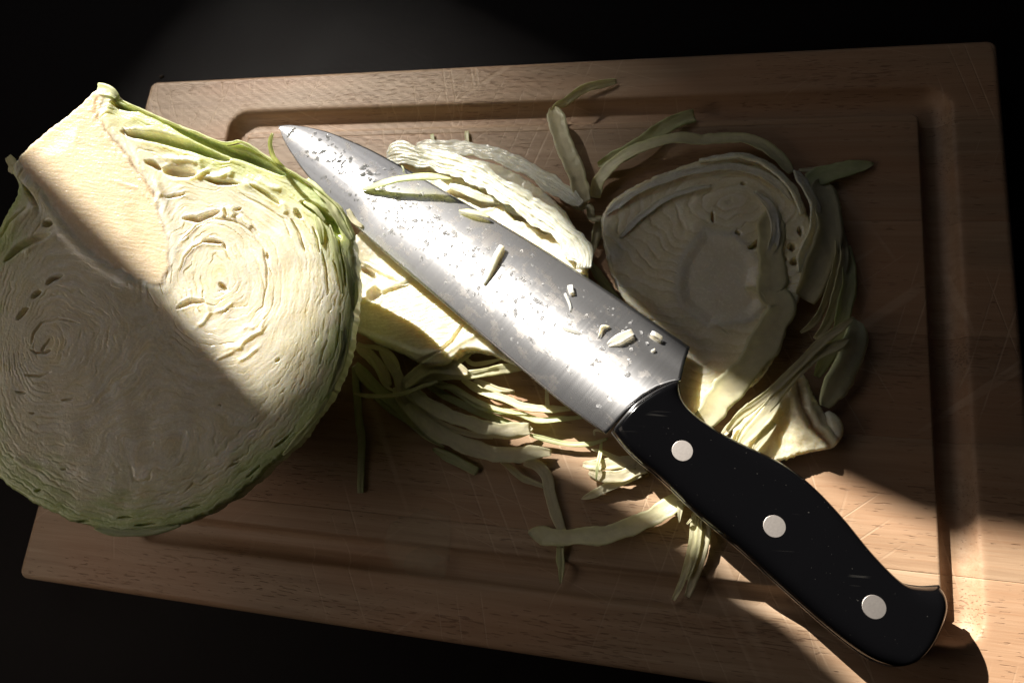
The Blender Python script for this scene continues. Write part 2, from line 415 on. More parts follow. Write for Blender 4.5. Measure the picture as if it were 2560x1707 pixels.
# ------------------------------------------------------------------ half cabbage
FO = np.array((111.82,-155.85,71.0)); F1 = np.array((0.96829,0.03005,-0.248)); F2 = np.array((-0.0,0.99274,0.1203)); FN = np.array((0.24981,-0.11649,0.96126))
def face3(a, b, h=0.0):
    a, b, h = np.broadcast_arrays(np.asarray(a, float), np.asarray(b, float), np.asarray(h, float))
    return FO+a[..., None]*F1+b[..., None]*F2+h[..., None]*FN
cabbage = empty('cabbage_half', (FO[0], FO[1], 0.0))
tag(cabbage, 'large half cabbage with its pale cut face up, stem pointing to the upper left corner', 'cabbage')
OUT = [(-69.1,49.6),(-65.1,58.7),(-59.3,65.7),(-52.3,73.4),(-46.7,80.1),(-43.4,84.6),(-40.6,86.1),(-36.8,85.4),(-33.9,82.0),(-33.1,81.5),(-22.2,77.5),(-12.2,74.0),(-1.1,70.4),(9.9,67.3),(16.2,68.4),(25.0,64.0),(33.2,59.8),(42.5,55.1),(50.1,50.2),(56.3,44.7),(60.5,38.1),(62.3,34.0),(64.7,24.6),(66.1,18.0),(65.9,8.8),(66.0,-2.8),(64.2,-15.2),(60.0,-26.9),(51.8,-41.5),(40.8,-54.4),(31.1,-64.4),(16.8,-73.9),(-4.0,-79.6),(-19.5,-78.9),(-35.7,-74.1),(-45.8,-69.5),(-52.7,-65.4),(-60.0,-59.0),(-67.6,-47.2),(-73.1,-31.8),(-75.7,-16.0),(-75.5,0.3),(-73.1,13.8),(-70.3,25.0),(-68.1,34.5),(-65.7,41.6),(-66.1,45.9)]
CC = np.array((0.2,-1.6))
oc = catmull(OUT+[OUT[0]], 900)[:-1]
ang = np.unwrap(np.arctan2(oc[:,1]-CC[1], oc[:,0]-CC[0]))
NT_, NR = 1000, 270
if ang[-1] < ang[0]: oc, ang = oc[::-1], ang[::-1]
sgn = np.argsort(ang); th = np.linspace(ang.min(), ang.min()+2*math.pi, NT_, endpoint=False)
rad = np.interp(th, np.r_[ang[sgn], ang[sgn][0]+2*math.pi], np.r_[np.hypot(*(oc[sgn]-CC).T), np.hypot(*(oc[sgn][0]-CC))])
rad = rad+.5*noise(th*14, th*0+3.3, 4)+.35*noise(th*45, th*0+1.3, 8)
rho = np.linspace(0, 1, NR)**.85
RR, TT = np.meshgrid(rho, th, indexing='ij'); RM = RR*rad[None, :]
X = CC[0]+RM*np.cos(TT); Y = CC[1]+RM*np.sin(TT)
rim_mm = (1-RR)*rad[None, :]                                  # distance in from the rim
H = np.zeros_like(X)
# heart shape of the core, with its woody border
CORE = [(-67.0,54.9),(-63.7,62.6),(-52.8,74.2),(-46.0,83.0),(-41.6,85.3),(-38.4,79.9),(-39.9,74.1),(-35.4,67.6),(-28.5,61.4),(-22.9,55.2),(-17.4,49.5),(-13.9,45.0),(-11.8,39.1),(-9.3,33.3),(-6.9,28.7),(-5.4,22.9),(-4.4,15.9),(-5.9,10.4),(-15.3,12.0),(-27.5,17.4),(-36.4,23.2),(-44.4,30.3),(-50.1,37.0),(-55.2,43.2),(-62.6,49.2)]
cd = sdist(X, Y, CORE); core_m = sstep(1.2, -1.0, cd+.8*noise(X/4, Y/4, 31))
# two lobes of folded leaves either side of the core
C1 = np.array((14.5,15.1)); C2 = np.array((-46.9,-14.3))
wx = X+3.2*fbm(X/16, Y/16, 3, 3); wy = Y+3.2*fbm(X/16, Y/16, 7, 3)
d1 = np.hypot((wx-C1[0])*1.12+(wy-C1[1])*.15, (wy-C1[1])*.9); d2 = np.hypot((wx-C2[0])*.95, (wy-C2[1])*1.15)
s = -np.log(np.exp(-d1/9)+np.exp(-d2/9))*9
out_w = sstep(34, 8, rim_mm)
s = s*(1-out_w)+out_w*(60-rim_mm+1.5*fbm(X/14, Y/14, 12, 3))
def crease(ph, w): return np.clip(1-np.abs(((ph+.5) % 1.0)-.5)/w, 0, 1)
open_m = sstep(-.15, .45, fbm(X/13, Y/13, 41, 3))            # where layers have come apart
lay = crease(s/4.6+.25*fbm(X/9, Y/9, 2, 2), .055)*(.10+1.05*open_m**2)
lay2 = crease(s/2.1+.5*fbm(X/7, Y/7, 22, 3), .22)*(.04+.30*sstep(0, .5, fbm(X/8, Y/8, 44, 3)))
body = 1-core_m
farm = np.clip(1-(np.minimum(d1, d2)-24)/9, 0, 1); farm = np.maximum(farm, out_w); lay = lay*farm
st = TT*rad.mean()                                           # along-contour coordinate for stretched texture
sw = s+.85*fbm(X/4.2, Y/4.2, 140, 3)+1.1*fbm(X/9, Y/9, 141, 2)
vis3 = .12+.88*sstep(-.15, .35, fbm(X/9, Y/7, 142, 3))
lay3 = crease(sw/2.3, .12)*vis3*np.clip(1.2-np.minimum(d1, d2)/60, .35, 1)
lay4 = crease((rim_mm+.9*fbm(st/7, rim_mm/3, 143, 3)+.35*fbm(st/2.2, rim_mm/2, 144, 2))/1.7, .17)*(.15+.85*sstep(-.2, .35, fbm(st/12, rim_mm/2.5, 145, 3)))*sstep(22, 12, rim_mm)
H -= (lay*.34+lay2*.10+.20*lay3+.26*lay4)*body
H += .08*np.sin(2*math.pi*sw/2.3)*body*vis3*.5
H += .06*fbm(st/12, s/1.1, 51, 3)*body*(.5+.5*sstep(-.3, .4, fbm(X/20, Y/20, 61, 2)))
H += .35*fbm(X/16, Y/16, 71, 2)*body+.018*fbm(X/1.8, Y/1.8, 81, 2)*body
# pits along the right rim, between the cut outer leaves
right = sstep(30, 8, rim_mm)*sstep(-1.9, -.9, ((TT+math.pi) % (2*math.pi))-math.pi)*sstep(1.15, .5, ((TT+math.pi) % (2*math.pi))-math.pi)
pit = sstep(.25, .65, fbm(st/9, rim_mm/1.0, 91, 3))
H -= .30*pit*right*body
# core: fine ridges across it
H += core_m*(.07*noise((X*.06+Y*.02), (Y+.10*X)/.62+1.2*fbm(X/8, Y/8, 5, 2), 15)+.14*fbm(X/18, Y/18, 16, 2)+.5)
H += core_m*.6*sstep(-6, -14, cd)
# border of the core towards the lower left: a pale swollen band
H += .9*np.exp(-((cd-2.5)/2.2)**2)*sstep(-10, 30, -(X-CC[0])-(Y-CC[1])*-.2)
CR = [  # (polyline, width, depth): hollows and slits seen in the cut face
 ([(-9.4,44.0),(-6.9,44.8),(-2.2,46.3)], 3.4, 4), ([(-2.2,36.6),(3.6,36.5),(7.9,38.7),(11.7,40.8)], 5.2, 6),
 ([(6.5,27.9),(10.4,28.7),(14.2,28.2)], 4.0, 5), ([(0.1,16.2),(0.6,21.0),(3.4,25.4),(7.3,28.0)], 1.5, 1.6),
 ([(-0.8,28.3),(3.9,34.4),(9.8,37.6),(17.9,37.1),(24.2,33.5),(29.3,27.6),(31.9,20.7),(32.8,13.1),(32.1,5.4)], 1.6, 1.5),
 ([(30.9,26.0),(31.9,23.5)], 3, 4), ([(14.2,28.4),(15.6,26.1)], 3, 3), ([(14.8,13.1),(18.4,9.5)], 4, 3),
 ([(0.4,1.9),(5.1,4.9),(10.7,5.4)], 4.5, 3), ([(-48.5,6.9),(-46.1,9.4),(-42.7,11.0)], 4.0, 6),
 ([(-52.9,1.3),(-51.3,3.2),(-49.8,4.4)], 4.2, 7), ([(-56.9,-7.1),(-55.3,-4.4),(-53.5,-1.9)], 3.6, 6),
 ([(-50.0,-17.7),(-47.8,-18.8),(-46.2,-18.5),(-45.2,-15.9),(-43.5,-12.9)], 2.0, 3), ([(-45.9,-18.7),(-42.8,-16.9)], 3.2, 5),
 ([(-50.0,-15.7),(-50.1,-11.7),(-47.8,-7.5),(-42.0,-5.3),(-33.9,-6.4)], 2.2, 1.8), ([(-50.4,-26.8),(-45.6,-27.0),(-41.4,-25.2)], 2.2, 3),
 ([(-52.8,-33.5),(-49.2,-33.4)], 2.4, 2.5), ([(-46.6,-40.4),(-44.8,-40.6)], 1.6, 4), ([(-35.9,-35.1),(-31.7,-34.0)], 1.8, 2.5),
 ([(39.2,-14.9),(41.0,-13.4)], 3, 4), ([(20.9,-32.3),(22.1,-32.5)], 1.4, 3), ([(-31.9,-59.6),(-30.5,-59.3)], 1.6, 3),
 ([(43.1,-46.2),(45.3,-43.8),(47.5,-41.4)], 2.0, 5), ([(45.3,-51.0),(48.6,-48.0),(52.3,-44.4)], 2.6, 6),
 ([(34.0,-62.2),(37.7,-58.9),(42.2,-54.8)], 3.2, 6), ([(34.5,-57.3),(38.6,-52.8)], 1.9, 4), ([(27.7,-53.9),(30.8,-52.3)], 1.3, 3),
 ([(12.1,-70.5),(15.6,-69.5),(19.2,-68.4)], 2.0, 5), ([(-2.9,-77.2),(3.7,-76.2)], 2.0, 5), ([(-8.0,-79.7),(-3.2,-78.8)], 2.0, 4),
 ([(-24.1,-77.3),(-19.3,-76.7)], 2.4, 5), ([(-9.3,-75.0),(-4.4,-74.4)], 1.8, 4), ([(0.5,-78.5),(9.5,-77.1)], 1.7, 4),
 ([(-39.7,-68.0),(-37.7,-67.1)], 2.2, 4), ([(55.8,-14.6),(56.4,-9.4),(57.6,-5.2)], 1.6, 3), ([(60.9,-9.0),(61.4,-1.4),(61.2,5.5)], 1.8, 4),
 ([(56.1,36.5),(59.4,27.2),(62.3,15.5)], 2.8, 7), ([(51.4,28.9),(54.1,20.2),(55.7,11.5)], 2.4, 5), ([(56.2,25.1),(58.5,19.4),(60.5,12.5)], 2.2, 5),
 ([(46.9,37.5),(49.2,32.9),(50.7,27.6)], 2.2, 4), ([(39.4,44.1),(40.9,41.8),(42.4,40.4)], 4.5, 5), ([(18.5,41.7),(23.6,37.9),(27.2,32.8)], 2.0, 2),
 ([(16.8,41.3),(19.3,42.4)], 3.2, 4), ([(12.6,42.1),(14.2,38.9)], 2.4, 3),
 ([(-29.6,68.3),(-24.9,68.1),(-17.2,67.5),(-2.7,65.0),(6.4,62.4),(12.8,60.7)], 8.2, 11), ([(-19.2,57.6),(-16.2,57.0),(-13.0,54.8)], 4.8, 8),
 ([(-12.4,54.9),(-6.6,54.8),(1.1,54.3)], 9.5, 7), ([(3.7,52.6),(9.6,51.9),(17.2,51.9)], 4.6, 7), ([(21.8,52.1),(28.1,48.6),(33.8,45.2)], 4.0, 6),
 ([(-35.2,79.9),(-31.2,78.5),(-25.2,77.9)], 5, 7), ([(41.2,46.7),(47.9,44.3),(54.3,39.4),(58.4,33.7)], 7.5, 12), ([(38.5,39.8),(42.7,34.1),(45.2,27.2)], 2.4, 4),
 ([(17.6,48.3),(26.2,44.8),(35.6,39.6),(39.4,32.7)], 1.6, 1.5), ([(-11.4,72.4),(-0.3,68.3),(12.0,64.1),(19.3,62.6),(26.1,60.1),(34.7,56.6)], 7.5, 8),
 ([(-60.3,36.1),(-66.1,29.6),(-68.4,23.4)], 3.0, 5), ([(-49.5,26.3),(-54.8,24.0),(-60.9,19.9),(-65.1,14.3)], 6.0, 7),
 ([(-49.7,30.7),(-53.5,29.5)], 6.0, 8), ([(-63.4,44.3),(-59.1,39.2),(-56.1,35.2)], 4.5, 6),
]
gap = np.zeros_like(X)
wjx = X+.30*fbm(X/5, Y/5, 101, 2); wjy = Y+.30*fbm(X/5, Y/5, 102, 2)
for P, w, dep in CR:
    dep *= .42; w *= .46 if w > 3.5 else .36
    P = np.array(P); lo = P.min(0)-w-2; hi = P.max(0)+w+2
    mk = (X > lo[0]) & (X < hi[0]) & (Y > lo[1]) & (Y < hi[1])
    if not mk.any(): continue
    d, fr = poly_dist(wjx[mk], wjy[mk], P)
    ww = w*.5*np.sqrt(np.clip(1-(2*fr-1)**2, 0, 1))+.12
    g = 1-sstep(.40, 1.10, d/ww)
    H[mk] = np.minimum(H[mk], H[mk]*(1-g)-dep*g*np.clip(ww*2/w, .3, 1))
    gap[mk] = np.maximum(gap[mk], g*min(1, dep/5))
    H[mk] += .18*np.exp(-((d/ww-1.5)/.45)**2)*np.minimum(1, w/3)     # lips of the cut
RG = [  # raised folded edges
 ([(19.0,-13.5),(22.0,-11.1),(25.9,-10.1),(27.2,-7.7),(29.8,-5.5),(32.5,-4.1),(32.9,-0.9),(33.9,4.4)], 1.9, 1.5), ([(17.1,-16.3),(19.7,-14.6),(23.8,-12.0),(27.5,-10.0)], 1.3, 1.0),
 ([(25.6,-16.4),(29.1,-13.3),(33.1,-9.5)], 1.3, 1.0), ([(8.2,-5.2),(11.7,-1.5),(13.0,1.5),(11.4,4.9)], 1.6, 1.1), ([(25.6,-3.8),(27.7,-2.2),(30.7,-3.4)], 1.8, 1.2),
 ([(14.1,1.6),(17.9,3.1),(21.4,6.3)], 1.3, .9), ([(4.3,35.4),(0.4,29.9),(-1.4,26.8)], 1.8, 1.0), ([(0.0,16.8),(1.0,22.2),(3.8,26.3),(7.7,27.7),(12.4,26.8)], 2.2, 1.2),
 ([(17.6,52.9),(22.5,51.5),(28.1,48.6),(32.6,45.4)], 2.8, 2.2), ([(22.6,54.9),(28.9,51.7),(34.2,51.0)], 2.4, 1.8), ([(33.2,45.4),(35.0,45.0),(36.6,40.9)], 2.6, 2.2),
 ([(12.0,42.4),(13.7,38.3)], 2.6, 2), ([(14.8,43.2),(17.2,38.6)], 2.6, 2), ([(18.7,39.9),(21.4,37.1),(24.6,35.0)], 2.8, 1.8), ([(-14.3,59.6),(-4.9,59.5),(1.0,59.1),(3.2,55.6)], 2.4, 2.6),
 ([(1.8,53.1),(9.3,54.0),(13.1,55.9),(13.5,53.5)], 2.6, 2.2), ([(-25.2,66.1),(-17.6,66.1),(-5.3,62.3),(6.8,59.6)], 5.0, 1.6), ([(-32.8,74.1),(-24.7,74.8),(-12.3,70.3),(6.1,64.5),(21.7,57.9)], 4.5, 1.6),
 ([(-13.9,51.1),(-12.4,46.9),(-10.7,43.4)], 2.2, 1.4), ([(-0.5,52.9),(3.3,55.3),(5.4,56.7)], 1.6, 3.0), ([(-32.5,49.4),(-20.5,46.8),(-16.5,43.5)], 1.5, .5),
 ([(-55.9,37.1),(-62.9,31.1),(-66.9,21.2)], 4.5, 2.0), ([(-47.2,26.4),(-54.1,22.9),(-60.0,17.7)], 3.0, 1.8), ([(-49.3,-56.9),(-45.7,-58.8),(-39.4,-60.4)], 2.2, 1.0),
]
for P, w, hh in RG:
    w *= .75; hh *= .36
    P = np.array(P); lo = P.min(0)-2*w-2; hi = P.max(0)+2*w+2
    mk = (X > lo[0]) & (X < hi[0]) & (Y > lo[1]) & (Y < hi[1])
    d, fr = poly_dist(wjx[mk], wjy[mk], P); H[mk] += hh*np.exp(-(d/(w*.62))**2)*np.clip(6*np.minimum(fr, 1-fr), .25, 1)
# woody seam along the core's right edge
SEAM = [(-41.0,80.9),(-40.9,75.3),(-36.1,68.8),(-30.7,63.7),(-25.1,58.0),(-21.5,53.4),(-16.4,48.1),(-14.0,43.7)]
sd, _ = poly_dist(X+.6*fbm(X/3, Y/3, 111, 2), Y+.6*fbm(X/3, Y/3, 112, 2), SEAM)
seam = np.exp(-(sd/.55)**2); H -= .25*seam
H += .15*np.exp(-((sd-1.9)/1.0)**2)*sstep(-.3, .4, fbm(X/2.2, Y/2.2, 113, 2))
# edge of the cut rolls over
H -= 1.6*np.clip(1-rim_mm/1.6, 0, 1)**2
c_in = np.array([.74, .68, .54]); c_core = np.array([.76, .62, .44]); c_rim = np.array([.52, .61, .28]); c_mid = np.array([.68, .69, .42])
tang_ = ((TT+math.pi) % (2*math.pi))-math.pi
gw = 8+11*sstep(-.4, .5, fbm(st/30, rim_mm*0, 121, 2))+4*sstep(-1.0, -1.7, tang_)
gr = np.clip(1-rim_mm/gw+.35*fbm(st/14, rim_mm/2.2, 122, 3), 0, 1); gr = sstep(.05, .95, gr)
md = sstep(36, 8, rim_mm+6*fbm(X/12, Y/12, 123, 3))
C = c_in*np.ones(X.shape+(3,)); C = C*(1-.42*md[..., None])+c_mid*.42*md[..., None]
yel = sstep(.1, .55, fbm(X/9, Y/9, 124, 3))*(.15+.35*sstep(24, 4, np.minimum(d1, d2)))
C = C*(1-yel[..., None])+np.array([.84, .70, .36])*yel[..., None]
band = (.5+.5*np.sin(2*math.pi*(s/4.6+.25*fbm(X/9, Y/9, 2, 2))))*(.30+.50*sstep(-.2, .4, fbm(X/18, Y/18, 126, 2)))
C = C*(1-band[..., None])+np.array([.84, .80, .70])*band[..., None]
fib = fbm(st/11, s/.42, 127, 3)*(.6+.4*sstep(-.2, .4, fbm(X/20, Y/20, 128, 2)))*(1-core_m); C = C*(1+.20*fib)[..., None]
yb = np.clip(fbm(st/16, s/1.3, 129, 3), 0, 1)[..., None]*.55*(1-core_m)[..., None]; C = C*(1-yb)+np.array([.80, .68, .40])*yb
ln = np.clip(lay*.75+.4*lay2+.6*lay3*(1-core_m)+.45*lay4*(1-core_m), 0, .75)[..., None]; C = C*(1-ln)+np.array([.60, .52, .22])*ln
grs = (gr*(1-.9*core_m)*sstep(1.2, 6.0, sdist(X, Y, CORE)))[..., None]
C = C*(1-grs)+c_rim*grs
upper = np.exp(-(poly_dist(X, Y, [(-33.5,78.4),(-18.2,70.4),(6.5,61.5),(25.0,54.5),(46.6,45.4),(58.3,34.3)])[0]/6.0)**2)[..., None]*.55
C = C*(1-upper)+np.array([.66, .72, .34])*upper
C = C*(1-core_m[..., None])+c_core*core_m[..., None]
stem = core_m*sstep(22, 0, np.abs((X-CORE[2][0])*.7+(Y-CORE[2][1])*.7)); C = C*(1-.25*stem[..., None])+np.array([.90, .70, .40])*.25*stem[..., None]
C = C*(1-.55*seam[..., None])+np.array([.55, .36, .17])*.55*seam[..., None]
gg = np.clip(gap*sstep(1.5, 6, -H), 0, 1)[..., None]
gcol = np.where((upper > .12) | (grs > .3), np.array([.56, .66, .18]), np.array([.84, .74, .46]))
C = C*(1-gg)+gcol*gg
Pf = face3(X, Y, H).reshape(-1, 3)
fc = gridfaces(NR, NT_, 0, wrap=True)[:, ::-1]
cm = core_m.reshape(-1)[fc].mean(1) > .5
def submesh(V, Fc, Cc):
    used = np.unique(Fc); mp = np.full(len(V), -1); mp[used] = np.arange(len(used)); return V[used], mp[Fc], Cc[used]
Cf = C.reshape(-1, 3)
v_, f_, c_ = submesh(Pf, fc[~cm], Cf); make('cut_face', v_, f_, M_FACE, cabbage, col=c_)
v_, f_, c_ = submesh(Pf, fc[cm], Cf); make('core', v_, f_, M_CORE, cabbage, col=c_)
# the rounded outside, resting on the board
NQ = 44
q = np.linspace(0, 1, NQ)
fac = (1-q**1.9)**.62*(1+.015*np.sin(np.clip(q*9, 0, math.pi)))
DEPTH = 66.0
QQ, T2 = np.meshgrid(q, th, indexing='ij')
rr2 = rad[None, :]*fac[:, None]*(1+.010*fbm(T2*7, QQ*4, 131, 3)*np.minimum(1, QQ*8))
Xs = CC[0]+rr2*np.cos(T2); Ys = CC[1]+rr2*np.sin(T2)
core_side = np.exp(-(((T2-math.atan2(CORE[3][1]-CC[1], CORE[3][0]-CC[0])+math.pi) % (2*math.pi)-math.pi)/.22)**2)
Hs = -1.6-QQ*DEPTH
Ps = face3(Xs, Ys, Hs)
Ps[..., 2] = np.maximum(Ps[..., 2], .25)
veins = np.exp(-(((T2*9+1.2*fbm(T2*3, QQ*3, 133, 2)) % 1.0-.5)/.06)**2)*.35
Cs = np.array([.56, .63, .30])*(1-veins[..., None])+np.array([.74, .78, .52])*veins[..., None]
Cs = Cs*(1+.18*fbm(T2*12, QQ*6, 134, 3))[..., None]
cs2 = core_side[..., None]*np.clip(1-QQ*1.5, 0, 1)[..., None]
Cs = Cs*(1-cs2)+np.array([.86, .78, .62])*cs2
make('outer_skin', Ps.reshape(-1, 3), gridfaces(NQ, NT_, 0, wrap=True), M_SKIN, cabbage, col=np.clip(Cs.reshape(-1, 3), 0, 1))

# ------------------------------------------------------------------ leaf ribbons
LEAFC = {'w': ((.84,.80,.62),(.80,.79,.55)), 'y': ((.88,.86,.64),(.82,.82,.50)), 'g': ((.80,.82,.56),(.66,.74,.38)), 'd': ((.66,.70,.44),(.52,.61,.31)), 't': ((.78,.74,.56),(.72,.70,.48)), 'p': ((.82,.76,.58),(.70,.68,.44))}
def frame_path(P, n):
    Q = catmull(P, n); T = np.gradient(Q[:, :3], axis=0); T /= np.linalg.norm(T, axis=1)[:, None]+1e-9; return Q, T
def ribbon(name, pts, width, col='w', thick=.65, twist=0.0, cup=.12, rip=.35, jag=.14, seed=0, parent=None, up=(0, 0, 1), floor=.2, mat=None, taper=(.55, .35), m=9, veins=True, crack=0.0):
    """a strip of leaf: pts (x,y,z[,width[,twist deg]])"""
    Pp = []
    for p in pts:
        p = tuple(p); Pp.append(p[:3]+((p[3] if len(p) > 3 else width), (p[4] if len(p) > 4 else twist)))
    Pp = np.array(Pp, float); L = np.linalg.norm(np.diff(Pp[:, :3], axis=0), axis=1).sum()
    n = int(np.clip(L/1.0, 12, 150))
    Q, T = frame_path(Pp, n); W = Q[:, 3]; tw = np.radians(Q[:, 4]); t = np.linspace(0, 1, n)
    U0 = np.array(up, float)[None, :]*np.ones((n, 1)); S = np.cross(T, U0); S /= np.linalg.norm(S, axis=1)[:, None]+1e-9; Un = np.cross(S, T)
    S2 = S*np.cos(tw)[:, None]+Un*np.sin(tw)[:, None]; U2 = -S*np.sin(tw)[:, None]+Un*np.cos(tw)[:, None]
    end = np.minimum(1, taper[0]+(1-taper[0])*np.clip(t*L/6, 0, 1)**.7)*np.minimum(1, taper[1]+(1-taper[1])*np.clip((1-t)*L/9, 0, 1)**.7)
    al = t*L
    wl = W*end*(.5+jag*fbm(al/13, al*0+seed, seed+1, 4)); wr = W*end*(.5+jag*fbm(al/11, al*0+seed+9, seed+2, 4))
    j = np.linspace(-1, 1, m)
    J, A = np.meshgrid(j, al)
    off = np.where(J < 0, J*wl[:, None], J*wr[:, None])
    hh = cup*W[:, None]*(J*J-.3)+rip*fbm(A/4.5, J*1.1+seed*3, seed+5, 3)*(.35+.65*np.abs(J))
    if veins: hh = hh+.12*np.sin(J*W[:, None]*2.1+fbm(A/10, J, seed+8, 2)*3)
    if crack:
        for c0, sd in ((-.35, 1), (.12, 2), (.45, 3)):
            hh = hh-crack*np.exp(-((J-c0-.16*fbm(A/9, A*0+sd, seed+60+sd, 3))/.055)**2)*sstep(-.25, .15, fbm(A/10, A*0+sd*3, seed+70, 2))
    base = Q[:, None, :3]+S2[:, None, :]*off[..., None]+U2[:, None, :]*hh[..., None]
    th_ = thick*(.35+.65*(1-np.abs(J)**3))*(.6+.4*end[:, None])
    top = base+U2[:, None, :]*th_[..., None]*.5; bot = base-U2[:, None, :]*th_[..., None]*.5
    if floor is not None:
        bot[..., 2] = np.maximum(bot[..., 2], floor); top[..., 2] = np.maximum(top[..., 2], bot[..., 2]+.12+.5*th_*np.clip(U2[:, None, 2], 0, 1))
    V_ = np.vstack([top.reshape(-1, 3), bot.reshape(-1, 3)])
    f = gridfaces(n, m); f2 = f[:, ::-1]+n*m
    a = np.arange(n-1); side = [np.stack([a*m, a*m+n*m, (a+1)*m+n*m, (a+1)*m], -1), np.stack([a*m+m-1, (a+1)*m+m-1, (a+1)*m+m-1+n*m, a*m+m-1+n*m], -1)]
    b = np.arange(m-1); e1 = np.stack([b, b+1, b+1+n*m, b+n*m], -1); e2 = np.stack([(n-1)*m+b+1, (n-1)*m+b, (n-1)*m+b+n*m, (n-1)*m+b+1+n*m], -1)
    c1, c2 = [np.array(c) for c in (LEAFC[col] if isinstance(col, str) else col)]
    k = np.clip(np.abs(J)**1.5*.7+.5*fbm(A/9, J*2+seed, seed+3, 3), 0, 1)[..., None]
    cc = (c1*(1-k)+c2*k); cc = np.clip(cc*(1+.10*fbm(A/2.5, J*3, seed+4, 2))[..., None], 0, 1).reshape(-1, 3)
    return make(name, V_, np.vstack([f, f2]+side+[e1, e2]), mat or M_LEAF, parent, col=np.vstack([cc, cc]))
def fl(P3):  # face-local (a,b,h) -> table mm
    return [tuple(face3(p[0], p[1], p[2]))+tuple(p[3:]) for p in P3]
# outer leaves standing along the upper right rim of the cut, and the stub by the stem
lf = []
ribbon('outer_leaf', fl([(-34.3,82.3,-1.5),(-22.8,78.1,-1.0),(-12.5,74.3,-0.5),(-1.2,70.6,0.0),(10.1,67.3,0.5),(16.6,68.2,1.2),(25.1,64.1,0.5),(33.1,60.0,0.0),(42.5,55.3,0.0),(50.7,50.3,0.0),(57.2,44.8,0.0),(61.3,38.3,-0.5),(63.0,33.8,-1.0)]), 3.4, 'g', thick=.8, twist=75, cup=.05, rip=.5, jag=.10, seed=3, parent=cabbage, up=tuple(FN), floor=None, taper=(.5, .5))
ribbon('outer_leaf', fl([(42.7,56.4,-1.0),(49.1,50.3,0.5),(55.2,42.8,0.8),(59.6,36.7,0.3),(62.5,33.1,0.0)]), 3.2, 'g', thick=1.0, twist=25, cup=.2, rip=.5, jag=.15, seed=5, parent=cabbage, up=tuple(FN), floor=None, taper=(.3, .25))
ribbon('leaf_stub', fl([(-42.2,85.1,-1.0),(-38.6,84.6,0.0),(-35.5,83.6,0.6),(-33.2,82.1,0.0)]), 6.5, 'g', thick=1.6, cup=.15, rip=.3, seed=7, parent=cabbage, up=tuple(FN), floor=None, taper=(.8, .25))
ribbon('sprout', fl([(34.5,58.5,-1.0),(31.3,61.0,2.0),(30.8,62.5,7.0),(30.7,65.4,10.0),(31.9,68.1,12.0)]), 1.9, 'g', thick=.7, cup=.2, rip=.1, seed=9, parent=cabbage, up=tuple(FN), floor=None, taper=(1, .5))
ribbon('outer_leaf', fl([(-73.4,56.0,-4.0),(-69.7,52.5,-2.0),(-70.7,49.7,-3.0)]), 5, 'y', thick=2, cup=.1, rip=.3, seed=11, parent=cabbage, up=tuple(FN), floor=None)
for k, (pp, w, sd_) in enumerate([
  ([(58.6,32.2,-1.0),(61.8,25.7,-0.6),(64.0,18.7,-0.4),(65.4,11.3,-0.8),(65.1,6.7,-1.5)], 3.6, 21), ([(53.1,38.8,-0.5),(56.8,29.9,0.2),(59.4,21.2,0.2),(61.2,12.6,-0.4)], 2.2, 22),
  ([(47.4,42.5,-0.3),(50.4,36.4,0.6),(51.6,30.6,0.4)], 3.0, 23), ([(42.7,46.7,0.3),(47.5,44.0,0.8),(52.0,39.4,0.3)], 2.2, 24), ([(63.4,3.5,-0.8),(64.4,-4.6,-0.4),(63.3,-13.9,-0.3),(60.2,-24.4,-0.6)], 3.2, 25),
  ([(62.3,-1.4,0.0),(63.3,-7.1,0.4),(62.1,-14.6,0.2)], 1.8, 26), ([(59.9,-26.7,-0.4),(55.5,-35.5,0.1),(51.2,-41.9,0.0),(46.2,-48.4,-0.5)], 2.4, 27), ([(-17.1,-79.3,-0.6),(-6.9,-80.1,-0.2),(3.7,-78.8,-0.2),(12.9,-76.0,-0.6)], 2.6, 28)]):
    ribbon('leaf_edge', fl(pp), w, 'g' if k != 7 else 'd', thick=1.1, twist=18, cup=.15, rip=.35, jag=.18, seed=sd_, parent=cabbage, up=tuple(FN), floor=None, taper=(.3, .3))

# ------------------------------------------------------------------ chef's knife
KO = np.array((106.2,-48.51,26.0)); KX = np.array((0.80927,-0.58538,-0.04907)); KY = np.array((0.5832,0.81065,-0.05227)); KZ = np.array((0.07038,0.01368,0.99743))
def kn(a, b, h=0.0):
    a, b, h = np.broadcast_arrays(np.asarray(a, float), np.asarray(b, float), np.asarray(h, float))
    return KO+a[..., None]*KX+b[..., None]*KY+h[..., None]*KZ
knife = empty('kitchen_knife', kn(250, 0, -9))
tag(knife, "large kitchen knife with wet steel blade and riveted black handle, lying across the cabbage slices", 'knife')
SP = catmull([(-0.18,0.16),(8.6,-3.76),(18.77,-6.73),(28.58,-8.92),(39.53,-10.61),(51.06,-11.63),(66.11,-12.91),(88.76,-13.55),(118.46,-13.75),(143.98,-13.86),(168.24,-13.96),(191.0,-13.67),(209.9,-12.06)], 160)
ED = catmull([(-0.18,0.16),(5.31,4.53),(13.9,9.16),(23.75,13.03),(34.45,15.87),(45.29,18.35),(57.71,20.45),(70.18,22.2),(84.85,24.18),(108.67,27.17),(136.27,30.23),(161.94,32.44),(188.88,34.21),(212.72,35.38)], 160)
EE = [(209.9,-12.06),(210.09,-5.03),(210.53,2.27),(211.59,8.32),(213.58,14.28),(216.18,18.95),(218.44,22.2),(217.11,24.69),(215.29,28.61),(213.91,32.24),(212.72,35.38)]
ej = [0, .18, .34, .47, .60, .70, .775, .83, .89, .95, 1.0]
NJ = 41
jj = np.linspace(0, 1, NJ); e0 = np.array(EE); ev = np.stack([np.interp(jj, ej, e0[:, 0]), np.interp(jj, ej, e0[:, 1])], -1)
tt = np.linspace(0, 1, 160)
